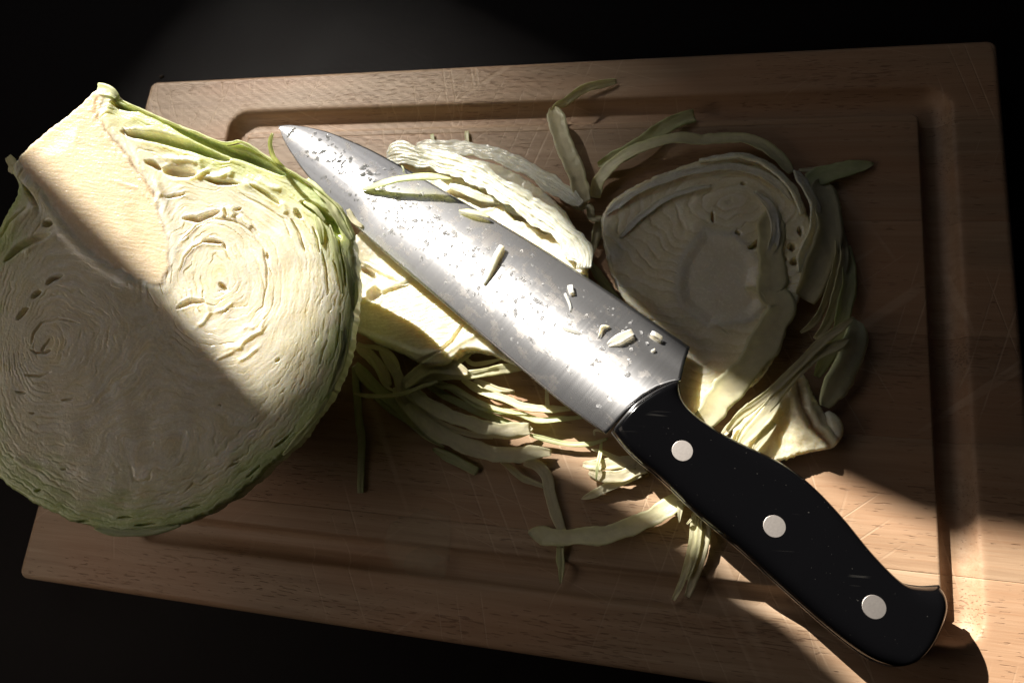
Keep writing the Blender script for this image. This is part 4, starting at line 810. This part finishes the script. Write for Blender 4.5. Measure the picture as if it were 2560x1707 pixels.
# ------------------------------------------------------------------ loose shreds (each one a thing)
SHREDS = [
 # label, group-less; points with heights, width, colour, kw
 ('crinkled pale strip standing upright between the two slices, behind the knife', [(233.1,-30.8,6.0),(236.2,-40.0,9.0),(240.3,-51.5,11.0),(244.7,-61.4,12.0),(248.1,-68.9,12.0),(250.5,-75.8,11.0),(252.8,-80.4,10.0)], 8.2, 'w', dict(twist=12, rip=.7, cup=.16, taper=(.3,.5))),
 ('yellow green curl above the upright crinkled strip, reaching across the groove', [(261.0,-14.2,1.5),(254.1,-16.2,2.5),(247.2,-18.3,3.0),(241.9,-22.9,4.0),(238.1,-27.1,5.0),(234.8,-29.2,6.0),(232.6,-32.4,6.0)], 4.0, 'y', dict(twist=30, rip=.5)),
 ('tightly wavy ribbon edge between the thick slice and the round slice', [(232.0,-65.0,8.0),(238.9,-70.1,9.0),(244.4,-77.9,9.5),(249.5,-82.3,9.5),(254.1,-82.1,9.0),(255.7,-86.7,8.0),(259.6,-87.4,6.5),(257.8,-91.8,5.0),(256.7,-97.1,4.0),(255.7,-103.1,3.0)], 4.2, 'w', dict(rip=1.1, twist=20, jag=.25)),
 ('short green tipped leaf piece lying above the round slice, left of its arch', [(297.0,-34.1,2.0),(291.1,-36.5,3.0),(283.4,-41.5,4.0),(275.7,-48.0,5.0),(267.9,-54.0,5.0),(260.6,-57.1,4.0),(255.8,-58.7,3.0)], 6.5, 'g', dict(twist=18, rip=.5, taper=(.9,.3))),
 ('long arching strip curving over the top of the round slice', [(255.6,-74.6,3.0),(257.3,-67.2,4.5),(262.3,-60.2,5.5),(270.7,-54.2,6.5),(281.2,-50.5,7.0),(291.6,-48.2,7.0),(300.7,-49.6,6.5),(309.6,-48.4,6.0),(319.1,-49.0,6.0),(326.6,-52.9,6.0),(332.2,-57.8,5.5),(337.2,-64.5,4.5)], 6.5, 'y', dict(rip=.5, twist=15, taper=(.9,.5))),
 ('pointed green blade of leaf lying right of the round slice', [(343.5,-66.9,3.0),(348.2,-65.7,3.2),(354.2,-63.6,3.2),(361.4,-61.3,2.6),(369.9,-58.9,1.2)], 7.5, 'd', dict(rip=.3, taper=(.7,.05), cup=.08)),
 ('thin pale sliver just above the pointed green leaf on the right', [(340.5,-62.3,3.0),(345.3,-62.5,3.0),(350.2,-61.0,2.4),(356.4,-59.0,1.2)], 2.0, 'w', dict(rip=.2)),
 ('broad translucent layer leaning at the right of the round slice', [(348.8,-67.3,3.0),(349.6,-74.7,5.0),(350.6,-82.5,7.0),(351.2,-91.1,8.0),(349.4,-99.7,8.0),(346.6,-107.3,7.5),(344.4,-115.0,7.0),(341.7,-120.4,6.0)], 12, 't', dict(twist=24, rip=.5, taper=(.25,.7), thick=.8)),
 ('narrow pale strip inside the right hand bundle, nearest the round slice', [(352.9,-89.7,5.0),(354.6,-96.8,6.0),(354.1,-104.8,6.5),(351.8,-113.3,6.5),(348.4,-124.7,6.5),(345.1,-130.3,6.0),(340.8,-134.0,5.0)], 3.8, 'w', dict(twist=40)),
 ('slender strip in the middle of the right hand bundle of layers', [(356.2,-90.1,3.0),(357.1,-97.6,5.0),(356.5,-105.9,6.0),(354.6,-113.9,6.5),(352.3,-123.3,6.5),(350.0,-130.9,6.5),(345.6,-136.5,6.0)], 4.6, 'w', dict(twist=35)),
 ('outermost pale green strip of the right hand bundle of layers', [(358.3,-95.7,2.0),(358.6,-104.4,4.0),(358.5,-112.6,5.0),(356.9,-122.2,5.5),(355.3,-129.9,6.0),(352.8,-137.4,6.0),(348.9,-145.6,6.0),(346.3,-151.5,5.0)], 7.0, 'g', dict(twist=28)),
 ('wide smooth strip lying down across the round slice towards the handle', [(329.5,-83.5,9.0),(329.0,-93.0,9.0),(329.1,-102.4,9.0),(329.8,-111.5,9.0),(328.7,-119.3,9.0),(333.3,-124.9,9.2),(329.4,-133.9,9.6),(325.5,-142.9,10.0),(320.6,-151.1,10.0),(314.5,-158.8,10.5),(309.1,-166.2,10.0),(304.8,-172.8,8.0)], 11, 'w', dict(rip=.45, cup=.05, twist=10, taper=(.3,.8), thick=.45, jag=.2)),
 ('small flat shaving on the face of the round slice', [(319.4,-118.0,9.0),(322.3,-118.3,9.3),(325.2,-120.2,9.5),(327.0,-122.7,9.3)], 2.4, 'w', dict(rip=.2)),
 ('long thin straight shred crossing the wedge up to the right', [(357.9,-130.2,14.0),(352.7,-135.0,14.5),(346.2,-140.7,14.5),(339.3,-148.7,14.0),(331.9,-157.1,13.0),(324.5,-164.4,12.0),(318.0,-170.0,11.0),(313.8,-175.4,10.0)], 3.6, 'w', dict(rip=.2, twist=20, taper=(.1,.5))),
 ('forked lower branch shred beneath the long straight one on the wedge', [(357.1,-137.4,11.0),(352.0,-141.0,12.0),(346.0,-144.4,12.5),(340.1,-150.0,12.5),(333.7,-157.4,12.0),(328.9,-164.6,11.5),(323.6,-171.3,11.0),(319.9,-176.2,10.5),(317.8,-180.3,10.0)], 4.2, 'w', dict(rip=.2, twist=10, taper=(.1,.6))),
 ('sunlit flat shred on the wedge against the handle', [(331.7,-162.6,11.0),(327.3,-169.4,11.5),(323.0,-174.9,11.5),(319.9,-179.1,11.0),(318.4,-181.4,10.0)], 5.0, 'w', dict(rip=.3)),
 ('dull strip fanned out beside the handle, below the sunlit flat shred', [(330.8,-171.2,10.0),(327.5,-176.2,10.5),(324.9,-180.4,10.5),(322.8,-183.8,9.5)], 4.0, 't', dict(rip=.3)),
 ('thin strip between the handle and the wide smooth strip', [(321.9,-164.9,10.5),(318.1,-170.4,10.0),(314.4,-174.7,9.5),(311.7,-178.3,9.0)], 3.6, 'p', dict(rip=.2)),
 # pile between the half cabbage and the knife
 ('twisted bright strip emerging from under the blade towards the half cabbage', [(232.0,-155.3,10.0),(223.8,-156.5,10.5),(215.4,-158.6,10.5),(208.8,-159.8,10.0),(201.2,-160.1,9.5),(193.0,-161.5,9.0),(184.6,-163.4,8.0),(178.9,-168.1,6.0)], 5.5, 'y', dict(rip=.4, twist=22, taper=(.6,.4))),
 ('pale folded leaf end below the core of the thick slice', [(209.7,-159.3,11.0),(201.5,-157.3,11.5),(193.1,-157.6,11.0),(186.4,-161.1,10.0),(180.7,-165.7,8.0)], 9, 'p', dict(rip=.5, cup=.1, taper=(.2,.6))),
 ('thin yellow shred poking out left from the pile beside the half cabbage', [(157.9,-170.5,8.0),(166.2,-171.3,8.5),(174.8,-170.6,9.0),(182.5,-168.9,9.5),(189.6,-165.8,9.5),(196.1,-163.1,9.5)], 2.6, 'y', dict(rip=.2, taper=(.3,.5))),
 ('wide pale strip sweeping right from the pile, upper of two', [(184.4,-167.1,6.0),(191.3,-172.3,7.5),(200.2,-176.3,8.0),(208.6,-179.0,8.0),(217.3,-180.8,7.5),(225.7,-181.4,7.0),(232.6,-180.5,6.5),(236.7,-179.7,5.0)], 8.0, 'w', dict(rip=.7, twist=12, taper=(.6,.9), jag=.2)),
 ('long wide strip sweeping right from the pile, lower of two', [(176.7,-165.3,5.0),(181.6,-171.9,6.0),(189.1,-178.8,6.5),(198.0,-184.0,6.5),(207.1,-187.8,6.0),(215.9,-190.2,5.5),(224.4,-191.3,5.0),(233.9,-190.5,4.5),(240.6,-188.6,4.0),(246.1,-188.6,2.5)], 9.0, 'w', dict(rip=.6, twist=8, taper=(.7,.3), jag=.2)),
 ('bright green edged thin strip curving under the blade, upper of the pair', [(205.1,-160.7,4.0),(211.2,-163.9,5.0),(217.0,-166.3,5.5),(224.5,-167.8,5.5),(232.0,-170.5,5.5),(239.9,-171.3,5.5),(247.5,-170.9,5.5),(255.0,-170.2,5.0)], 4.4, 'y', dict(rip=.4, twist=15)),
 ('bright green edged thin strip curving under the blade, lower of the pair', [(193.8,-161.8,3.0),(203.1,-166.2,4.0),(213.4,-171.6,4.5),(222.9,-173.2,4.5),(230.8,-173.6,4.5),(239.5,-175.9,4.5),(247.7,-175.0,4.5),(258.8,-173.2,4.0)], 3.6, 'g', dict(rip=.4, twist=25)),
 ('dark green strip half hidden beneath the pile', [(186.3,-161.3,2.0),(195.8,-167.0,2.5),(206.1,-171.1,3.0),(215.4,-174.4,3.0),(224.2,-177.0,2.6),(230.8,-178.4,2.0)], 4.4, 'd', dict(rip=.3)),
 ('stubby pale shred on bare wood just below the thick slice', [(210.2,-160.2,3.0),(216.1,-162.6,3.5),(222.3,-164.2,3.5),(228.2,-164.4,3.0)], 4.2, 'p', dict(rip=.3)),
 ('small upright yellow shred between two curved strips under the blade', [(242.6,-163.0,7.0),(243.0,-166.8,6.5),(243.6,-170.5,6.0)], 2.8, 'y', dict(rip=.2, taper=(.6,.9))),
 ('short pale shred beside the thick slice, near the blade edge', [(208.0,-148.6,5.0),(204.5,-152.3,5.5),(201.0,-156.0,6.0)], 3.8, 'y', dict(rip=.3)),
 ('thin curly shred just behind that short pale one below the slice', [(202.9,-148.5,4.0),(207.1,-152.7,5.0),(210.4,-153.6,4.0),(217.4,-151.6,3.0),(221.2,-150.0,2.5)], 2.8, 'w', dict(rip=.4)),
 ('slim green thread curving from the lower pile to the heel of the blade', [(236.8,-182.0,4.0),(242.6,-183.1,3.5),(248.9,-184.1,3.0),(256.5,-184.3,3.0),(263.2,-183.3,3.0),(268.6,-181.0,3.0)], 2.8, 'g', dict(rip=.2)),
 ('long dim green shred hanging straight down below the pile', [(153.6,-157.1,3.0),(156.8,-168.8,3.0),(159.1,-178.9,2.4),(161.9,-188.7,1.8),(163.7,-200.4,1.4),(165.2,-212.0,1.2)], 4.6, 'd', dict(rip=.2, taper=(.7,.8), cup=.05)),
 ('dark green blade of leaf lying below the long wide strip', [(195.2,-190.7,1.4),(201.9,-193.4,1.8),(209.0,-196.0,1.8),(215.8,-198.6,1.5)], 5.5, 'd', dict(rip=.3, taper=(.2,.9))),
 ('twisted pale shred trailing down from the lower wide strip', [(226.1,-193.5,3.0),(231.0,-196.8,2.8),(235.7,-200.0,2.4),(240.9,-201.4,2.0),(246.6,-203.0,1.5)], 4.2, 'w', dict(rip=.4, twist=30, taper=(.8,.2))),
 ('flat translucent strip bent downward at the end of the lower pile', [(235.0,-193.2,2.0),(240.8,-194.0,2.0),(245.0,-198.0,2.0),(246.7,-203.9,1.8),(249.2,-210.3,1.6),(252.2,-217.1,1.4),(254.2,-218.9,1.2)], 6.5, 't', dict(rip=.2, cup=.03, thick=.6)),
 ('tip of a thin shred lying in the front groove', [(253.0,-224.3,2.2),(253.2,-228.9,1.0),(253.6,-233.6,-1.2),(253.6,-238.5,-2.0)], 4.4, 'g', dict(rip=.2, taper=(.9,.2), floor=-5)),
 ('broad curved strip reaching left from under the handle', [(239.5,-220.4,1.2),(246.4,-220.9,1.8),(254.0,-221.6,2.4),(262.3,-219.3,3.0),(270.6,-218.4,3.5),(278.6,-214.7,4.0),(286.0,-211.1,5.0),(292.7,-206.5,6.0),(298.7,-202.5,6.5),(302.7,-201.6,6.0)], 9.5, 'y', dict(rip=.5, cup=.10, taper=(.15,.9), twist=14, thick=.7, jag=.2)),
 ('crinkled sunlit shred under the front of the handle, upper piece', [(259.4,-192.2,3.0),(264.4,-192.2,4.0),(269.9,-191.2,4.5),(275.8,-190.1,5.0),(280.6,-190.3,5.0)], 6.5, 'p', dict(rip=.9, taper=(.4,1))),
 ('crinkled sunlit shred under the front of the handle, lower piece', [(262.1,-194.8,3.5),(268.4,-196.1,4.5),(275.0,-195.6,5.0),(279.6,-193.4,5.0),(284.2,-191.2,5.0)], 6.5, 'p', dict(rip=.9, taper=(.4,1))),
 ('pointed pale sliver below the two crinkled sunlit shreds', [(259.7,-205.6,1.2),(265.0,-202.8,2.0),(270.9,-199.3,3.0),(276.8,-196.5,4.0),(282.0,-193.7,4.5)], 5.0, 'w', dict(rip=.2, taper=(.1,1))),
 ('green thread standing across the crinkled sunlit shreds', [(266.1,-182.8,3.0),(266.2,-188.0,5.5),(265.7,-193.0,7.0),(265.4,-198.3,6.0)], 2.2, 'g', dict(rip=.1)),
 ('thin pale shred pointing left from under the handle, above the crinkled ones', [(261.9,-185.5,2.0),(267.0,-186.7,3.0),(272.1,-188.5,4.0),(276.4,-189.4,4.5)], 2.6, 'w', dict(rip=.2, taper=(.1,1))),
 ('fan shaped shred bundle hanging below the middle of the handle, left strand', [(303.4,-206.9,5.0),(303.0,-212.0,4.5),(302.9,-216.5,4.0),(302.1,-222.3,3.0),(300.9,-228.0,1.8),(298.9,-234.5,-0.5),(296.9,-239.3,-2.0)], 3.6, 'y', dict(rip=.3, taper=(.8,.5), floor=-4.8)),
 ('fan shaped shred bundle hanging below the middle of the handle, right strand', [(307.1,-208.2,5.0),(307.6,-213.2,4.5),(306.7,-218.9,4.0),(305.3,-225.3,3.0),(303.8,-231.0,1.2),(301.9,-237.5,-1.0)], 5.2, 'w', dict(rip=.4, taper=(.8,.5), floor=-4.8)),
 ('middle strand of the fan shaped bundle below the handle', [(305.4,-207.8,6.0),(305.0,-213.0,5.5),(304.7,-218.6,5.0),(303.3,-225.4,4.0),(301.6,-231.2,2.6)], 3.0, 'y', dict(rip=.3)),
 ('sharp pale spike beside the broad curved strip at the handle', [(298.0,-203.0,8.0),(297.9,-206.4,8.0),(297.7,-211.1,7.0)], 4.0, 'w', dict(rip=.1, taper=(1,.05))),
 ('tiny pale splinter lying under the handle edge', [(304.1,-206.6,7.0),(302.5,-208.7,7.0),(300.6,-211.2,6.0)], 2.0, 'w', dict(rip=.05)),
 ('ragged scrap stuck under the heel of the blade', [(267.0,-178.8,6.0),(264.8,-178.3,5.5),(263.2,-178.7,5.0),(263.3,-180.4,4.0)], 3.0, 'w', dict(rip=.4)),
 ('tiny shred tip behind the thick slice, left one', [(173.3,-39.3,1.0),(174.2,-42.6,1.5),(175.4,-46.3,2.0)], 3.0, 'g', dict(rip=.1)),
 ('tiny shred tip behind the thick slice, right one', [(190.9,-38.2,1.0),(191.6,-41.8,1.5),(192.7,-45.9,2.0)], 3.2, 'y', dict(rip=.1)),
 ('dim shred lying behind the blade between the slices', [(255.9,-106.0,3.0),(260.4,-112.2,3.0),(264.7,-117.7,3.0),(269.5,-122.9,2.5)], 4.0, 'd', dict(rip=.2)),
 ('flat see through leaf scrap in deep shade near the front groove', [(179.5,-229.2,1.0),(187.8,-228.9,1.2),(197.0,-227.9,1.2),(207.4,-226.8,1.0)], 22, 't', dict(rip=.15, cup=.01, thick=.4, taper=(.3,.85), jag=.2, mat=M_SHEER)),
 ('see through leaf scrap dipping into the front groove', [(188.6,-237.4,0.0),(194.8,-237.9,-1.5),(201.4,-238.4,-2.0),(206.0,-237.9,-2.0)], 13, 't', dict(rip=.15, cup=.01, thick=.4, taper=(.3,.5), floor=-5, mat=M_SHEER)),
 ('pale strip tangled at the top of the pile under the half cabbage', [(168.1,-150.9,9.0),(173.6,-156.9,9.5),(177.7,-162.0,9.0),(179.5,-168.3,7.5),(182.5,-173.2,6.0)], 4.5, 'p', dict(rip=.5, twist=20)),
 ('fine yellow thread looping at the left end of the pile', [(156.2,-150.9,7.0),(163.1,-154.3,8.0),(167.5,-160.2,7.5),(171.6,-165.9,6.5),(176.8,-168.2,6.0)], 1.9, 'y', dict(rip=.2)),
 ('fine pale thread across the top of the pile, ending at the thick slice', [(157.1,-149.0,8.0),(165.0,-149.6,9.0),(172.8,-152.2,9.5),(177.1,-158.0,9.0),(178.4,-164.5,8.0)], 2.2, 'w', dict(rip=.3)),
 ('fine green thread beneath the two wide sweeping strips', [(165.7,-170.9,2.5),(173.7,-175.8,2.5),(182.9,-180.5,2.2),(191.2,-185.8,1.8),(199.9,-189.7,1.5)], 2.2, 'd', dict(rip=.2)),
 ('fine pale strand between the two wide sweeping strips', [(180.6,-167.5,7.0),(187.0,-173.1,7.0),(194.5,-178.4,6.5),(204.4,-182.2,6.0),(213.8,-184.0,5.5),(221.7,-184.6,5.0)], 2.4, 'w', dict(rip=.3)),
 ('thin frayed end strand beside the upper wide sweeping strip', [(215.2,-183.3,6.0),(222.5,-183.4,6.0),(229.5,-183.4,5.5),(234.9,-181.6,4.5),(237.5,-179.1,4.0)], 2.6, 'w', dict(rip=.5, taper=(.3,.7))),
 ('thin green strand just above the twisted bright strip', [(186.9,-160.4,4.0),(194.8,-164.2,5.0),(201.9,-164.5,5.5),(210.5,-168.6,5.0),(218.7,-171.2,4.5)], 2.2, 'g', dict(rip=.2)),
 ('fine strand bridging the two bright green edged strips', [(198.9,-163.9,5.0),(207.8,-167.5,5.5),(217.7,-171.5,5.5),(227.1,-173.4,5.5),(235.5,-173.7,5.0)], 1.8, 'y', dict(rip=.2)),
 ('limp dim strip tucked against the right rim of the half cabbage', [(155.5,-148.4,8.0),(162.2,-153.0,8.0),(168.5,-158.7,7.0),(173.5,-165.7,6.0)], 5.0, 'p', dict(rip=.5)),
 ('dark green strip tucked under the half cabbage, leading into the pile', [(153.9,-156.4,3.0),(161.2,-163.1,3.5),(168.6,-168.2,3.5),(177.2,-173.7,3.0),(185.0,-179.8,2.5),(191.1,-184.5,2.0)], 5.5, 'd', dict(rip=.4)),
]
for k, (lab, pts, w_, c_, kw) in enumerate(SHREDS):
    kw = dict(kw)
    o = ribbon('cabbage_shred', pts, w_*(.74 if 17 < k < 48 else 1), c_, seed=400+k*7, **kw)
    tag(o, lab, 'cabbage shred', 'loose cabbage shreds on the cutting board')

# ------------------------------------------------------------------ bits stuck to the blade
BITS = [
 ('curved green leaf sliver lying across the tip end of the blade', [(154.4,-81.7,25.7),(160.2,-80.8,26.6),(167.2,-79.4,28.1),(175.0,-78.0,28.6),(183.2,-77.0,28.0),(190.0,-77.1,27.5),(196.6,-77.8,27.0)], 3.4, 'g', dict(twist=8, rip=.2, cup=.02, taper=(.15,.1), thick=1.0)),
 ('narrow yellow green sliver at the upper edge of the blade', [(199.8,-90.3,22.0),(204.7,-90.6,22.0),(209.5,-91.6,21.7),(213.6,-92.9,21.0)], 2.8, 'y', dict(twist=15, rip=.2, taper=(.1,.2))),
 ('white matchstick shred lying crosswise on the middle of the blade', [(220.7,-106.3,21.7),(219.0,-111.7,22.1),(217.4,-117.2,22.1),(215.0,-123.6,21.8)], 3.0, 'w', dict(rip=.2, thick=1.6, taper=(.9,.5), cup=-.1)),
 ('small square white crumb of cabbage near the blade edge', [(250.5,-122.0,19.0),(251.1,-124.0,19.2),(251.7,-125.5,19.0)], 2.6, 'w', dict(rip=.1, thick=.8, taper=(.9,.8))),
 ('short curved pale thread below the square crumb on the blade', [(248.7,-125.6,19.0),(250.4,-128.6,19.1),(251.4,-131.1,19.1),(251.6,-133.4,18.9)], 1.5, 'w', dict(rip=.1, thick=.9)),
 ('dry pale bent thread on the blade, left of the curled scrap', [(249.2,-138.2,19.1),(250.1,-140.8,19.5),(253.9,-141.8,19.3),(257.6,-143.1,18.6)], 2.0, 'p', dict(rip=.2, thick=.9)),
 ('curled dry scrap on the blade beside the flat oval flake', [(267.5,-138.9,17.9),(264.9,-139.1,19.1),(264.5,-141.3,18.9),(263.7,-144.0,18.2)], 2.6, 'p', dict(rip=.4, thick=.9, twist=25)),
 ('flat oval dry flake near the heel of the blade', [(267.5,-146.3,18.2),(270.4,-144.4,18.5),(273.3,-142.7,18.5),(276.8,-140.4,17.6)], 4.2, 'p', dict(rip=.3, thick=.7, taper=(.3,.6))),
 ('little round crumb near the heel, closest to the blade edge', [(284.0,-140.1,16.7),(285.8,-140.9,17.4),(288.2,-142.1,16.4)], 3.6, 'p', dict(rip=.2, thick=.9)),
 ('tiny tan speck between the oval flake and the heel notch', [(284.4,-147.4,16.8),(285.0,-147.0,16.9),(285.7,-146.5,16.7)], 1.3, 'p', dict(rip=.1, thick=.8)),
 ('translucent wet scrap sticking out at the lower edge of the blade', [(149.4,-91.3,25.5),(151.9,-95.3,25.4),(155.2,-98.2,25.2),(157.7,-99.4,24.7)], 3.0, 't', dict(rip=.2, thick=.5)),
 ('thin dark green thread at the upper edge by the curved sliver', [(170.7,-69.1,23.7),(172.0,-70.8,24.1),(172.4,-72.6,23.9)], 1.4, 'd', dict(rip=.1, thick=.6)),
]
for k, (lab, pts, w_, c_, kw) in enumerate(BITS):
    kw = dict(kw)
    if c_ in 'wp': c_ = ((.56,.52,.43),(.48,.44,.35)) if c_ == 'p' else ((.72,.70,.60),(.66,.63,.52)); kw['mat'] = M_FACE
    o = ribbon('cabbage_bit', pts, w_, c_, seed=900+k*7, up=tuple(KZ), floor=None, veins=False, **kw)
    tag(o, lab, 'cabbage bit', 'bits of cabbage stuck to the blade')

# droplets of juice on the blade
rng = np.random.default_rng(7)
SPa, EDa = SP[:, :2], ED[:, :2]
vv, ff = [], []
def blade_h(i, j):
    return float(thk[i, int(round(j*(NJ-1)))]*.5+bow[i, int(round(j*(NJ-1)))]*.8)
n_d = 0
while n_d < 1000:
    u = rng.random(); mode = rng.random()
    i = int(np.clip(rng.normal(.46, .20) if mode < .8 else rng.uniform(.12, .95), .06, .96)*159)
    j = np.clip(rng.normal(.52, .14) if mode < .8 else rng.uniform(.1, .9), .06, .94)
    c = SPa[i]*(1-j)+EDa[i]*j
    r = .20+.95*rng.random()**4.0
    if noise(c[0]/11, c[1]/6, 301) < -.05 and mode < .8: continue
    n_d += 1; h0 = blade_h(i, j); k = 10 if r > .45 else 7; el = 1+1.2*rng.random()**2; an0 = rng.random()*math.pi
    o = len(vv); aa = np.linspace(0, 2*math.pi, k, endpoint=False)
    for pr, ph in ((1.0, -.05), (.86, .10), (.5, .17)):
        for a_ in aa:
            wob = 1+.12*math.sin(3*a_+an0*5)
            dx, dy = r*pr*wob*math.cos(a_)*el, r*pr*wob*math.sin(a_)
            vv.append(kn(c[0]+dx*math.cos(an0)-dy*math.sin(an0), c[1]+dx*math.sin(an0)+dy*math.cos(an0), h0+ph*r))
    vv.append(kn(c[0], c[1], h0+.19*r))
    for t_ in range(2):
        for q_ in range(k): ff.append((o+t_*k+q_, o+t_*k+(q_+1) % k, o+(t_+1)*k+(q_+1) % k, o+(t_+1)*k+q_))
    for q_ in range(k): ff.append((o+2*k+q_, o+2*k+(q_+1) % k, o+3*k))
dr = make('juice_droplets', vv, ff, M_WATER)
tag(dr, 'clear droplets of juice scattered over the knife blade', 'droplets', kind='stuff')

# crumb on the counter behind the board
aa = np.linspace(0, 2*math.pi, 9, endpoint=False); cb = np.array([-13.91127342536123,18.366652898831575,-21.0]); vs_, fs_ = [], []
for pr, ph in ((1, 0), (1.1, .5), (.6, 1.0)):
    for i, a_ in enumerate(aa): vs_.append(cb+np.array([1.3*pr*math.cos(a_)*(1+.2*math.sin(2*a_+1)), 1.0*pr*math.sin(a_), ph+.02]))
vs_.append(cb+np.array([0, 0, 1.1]))
for t_ in range(2):
    for i in range(9): fs_.append((t_*9+i, t_*9+(i+1) % 9, (t_+1)*9+(i+1) % 9, (t_+1)*9+i))
for i in range(9): fs_.append((18+i, 18+(i+1) % 9, 27))
tag(make('crumb', vs_, fs_, M_CRUMB), 'tiny brown crumb on the dark counter behind the board', 'crumb')
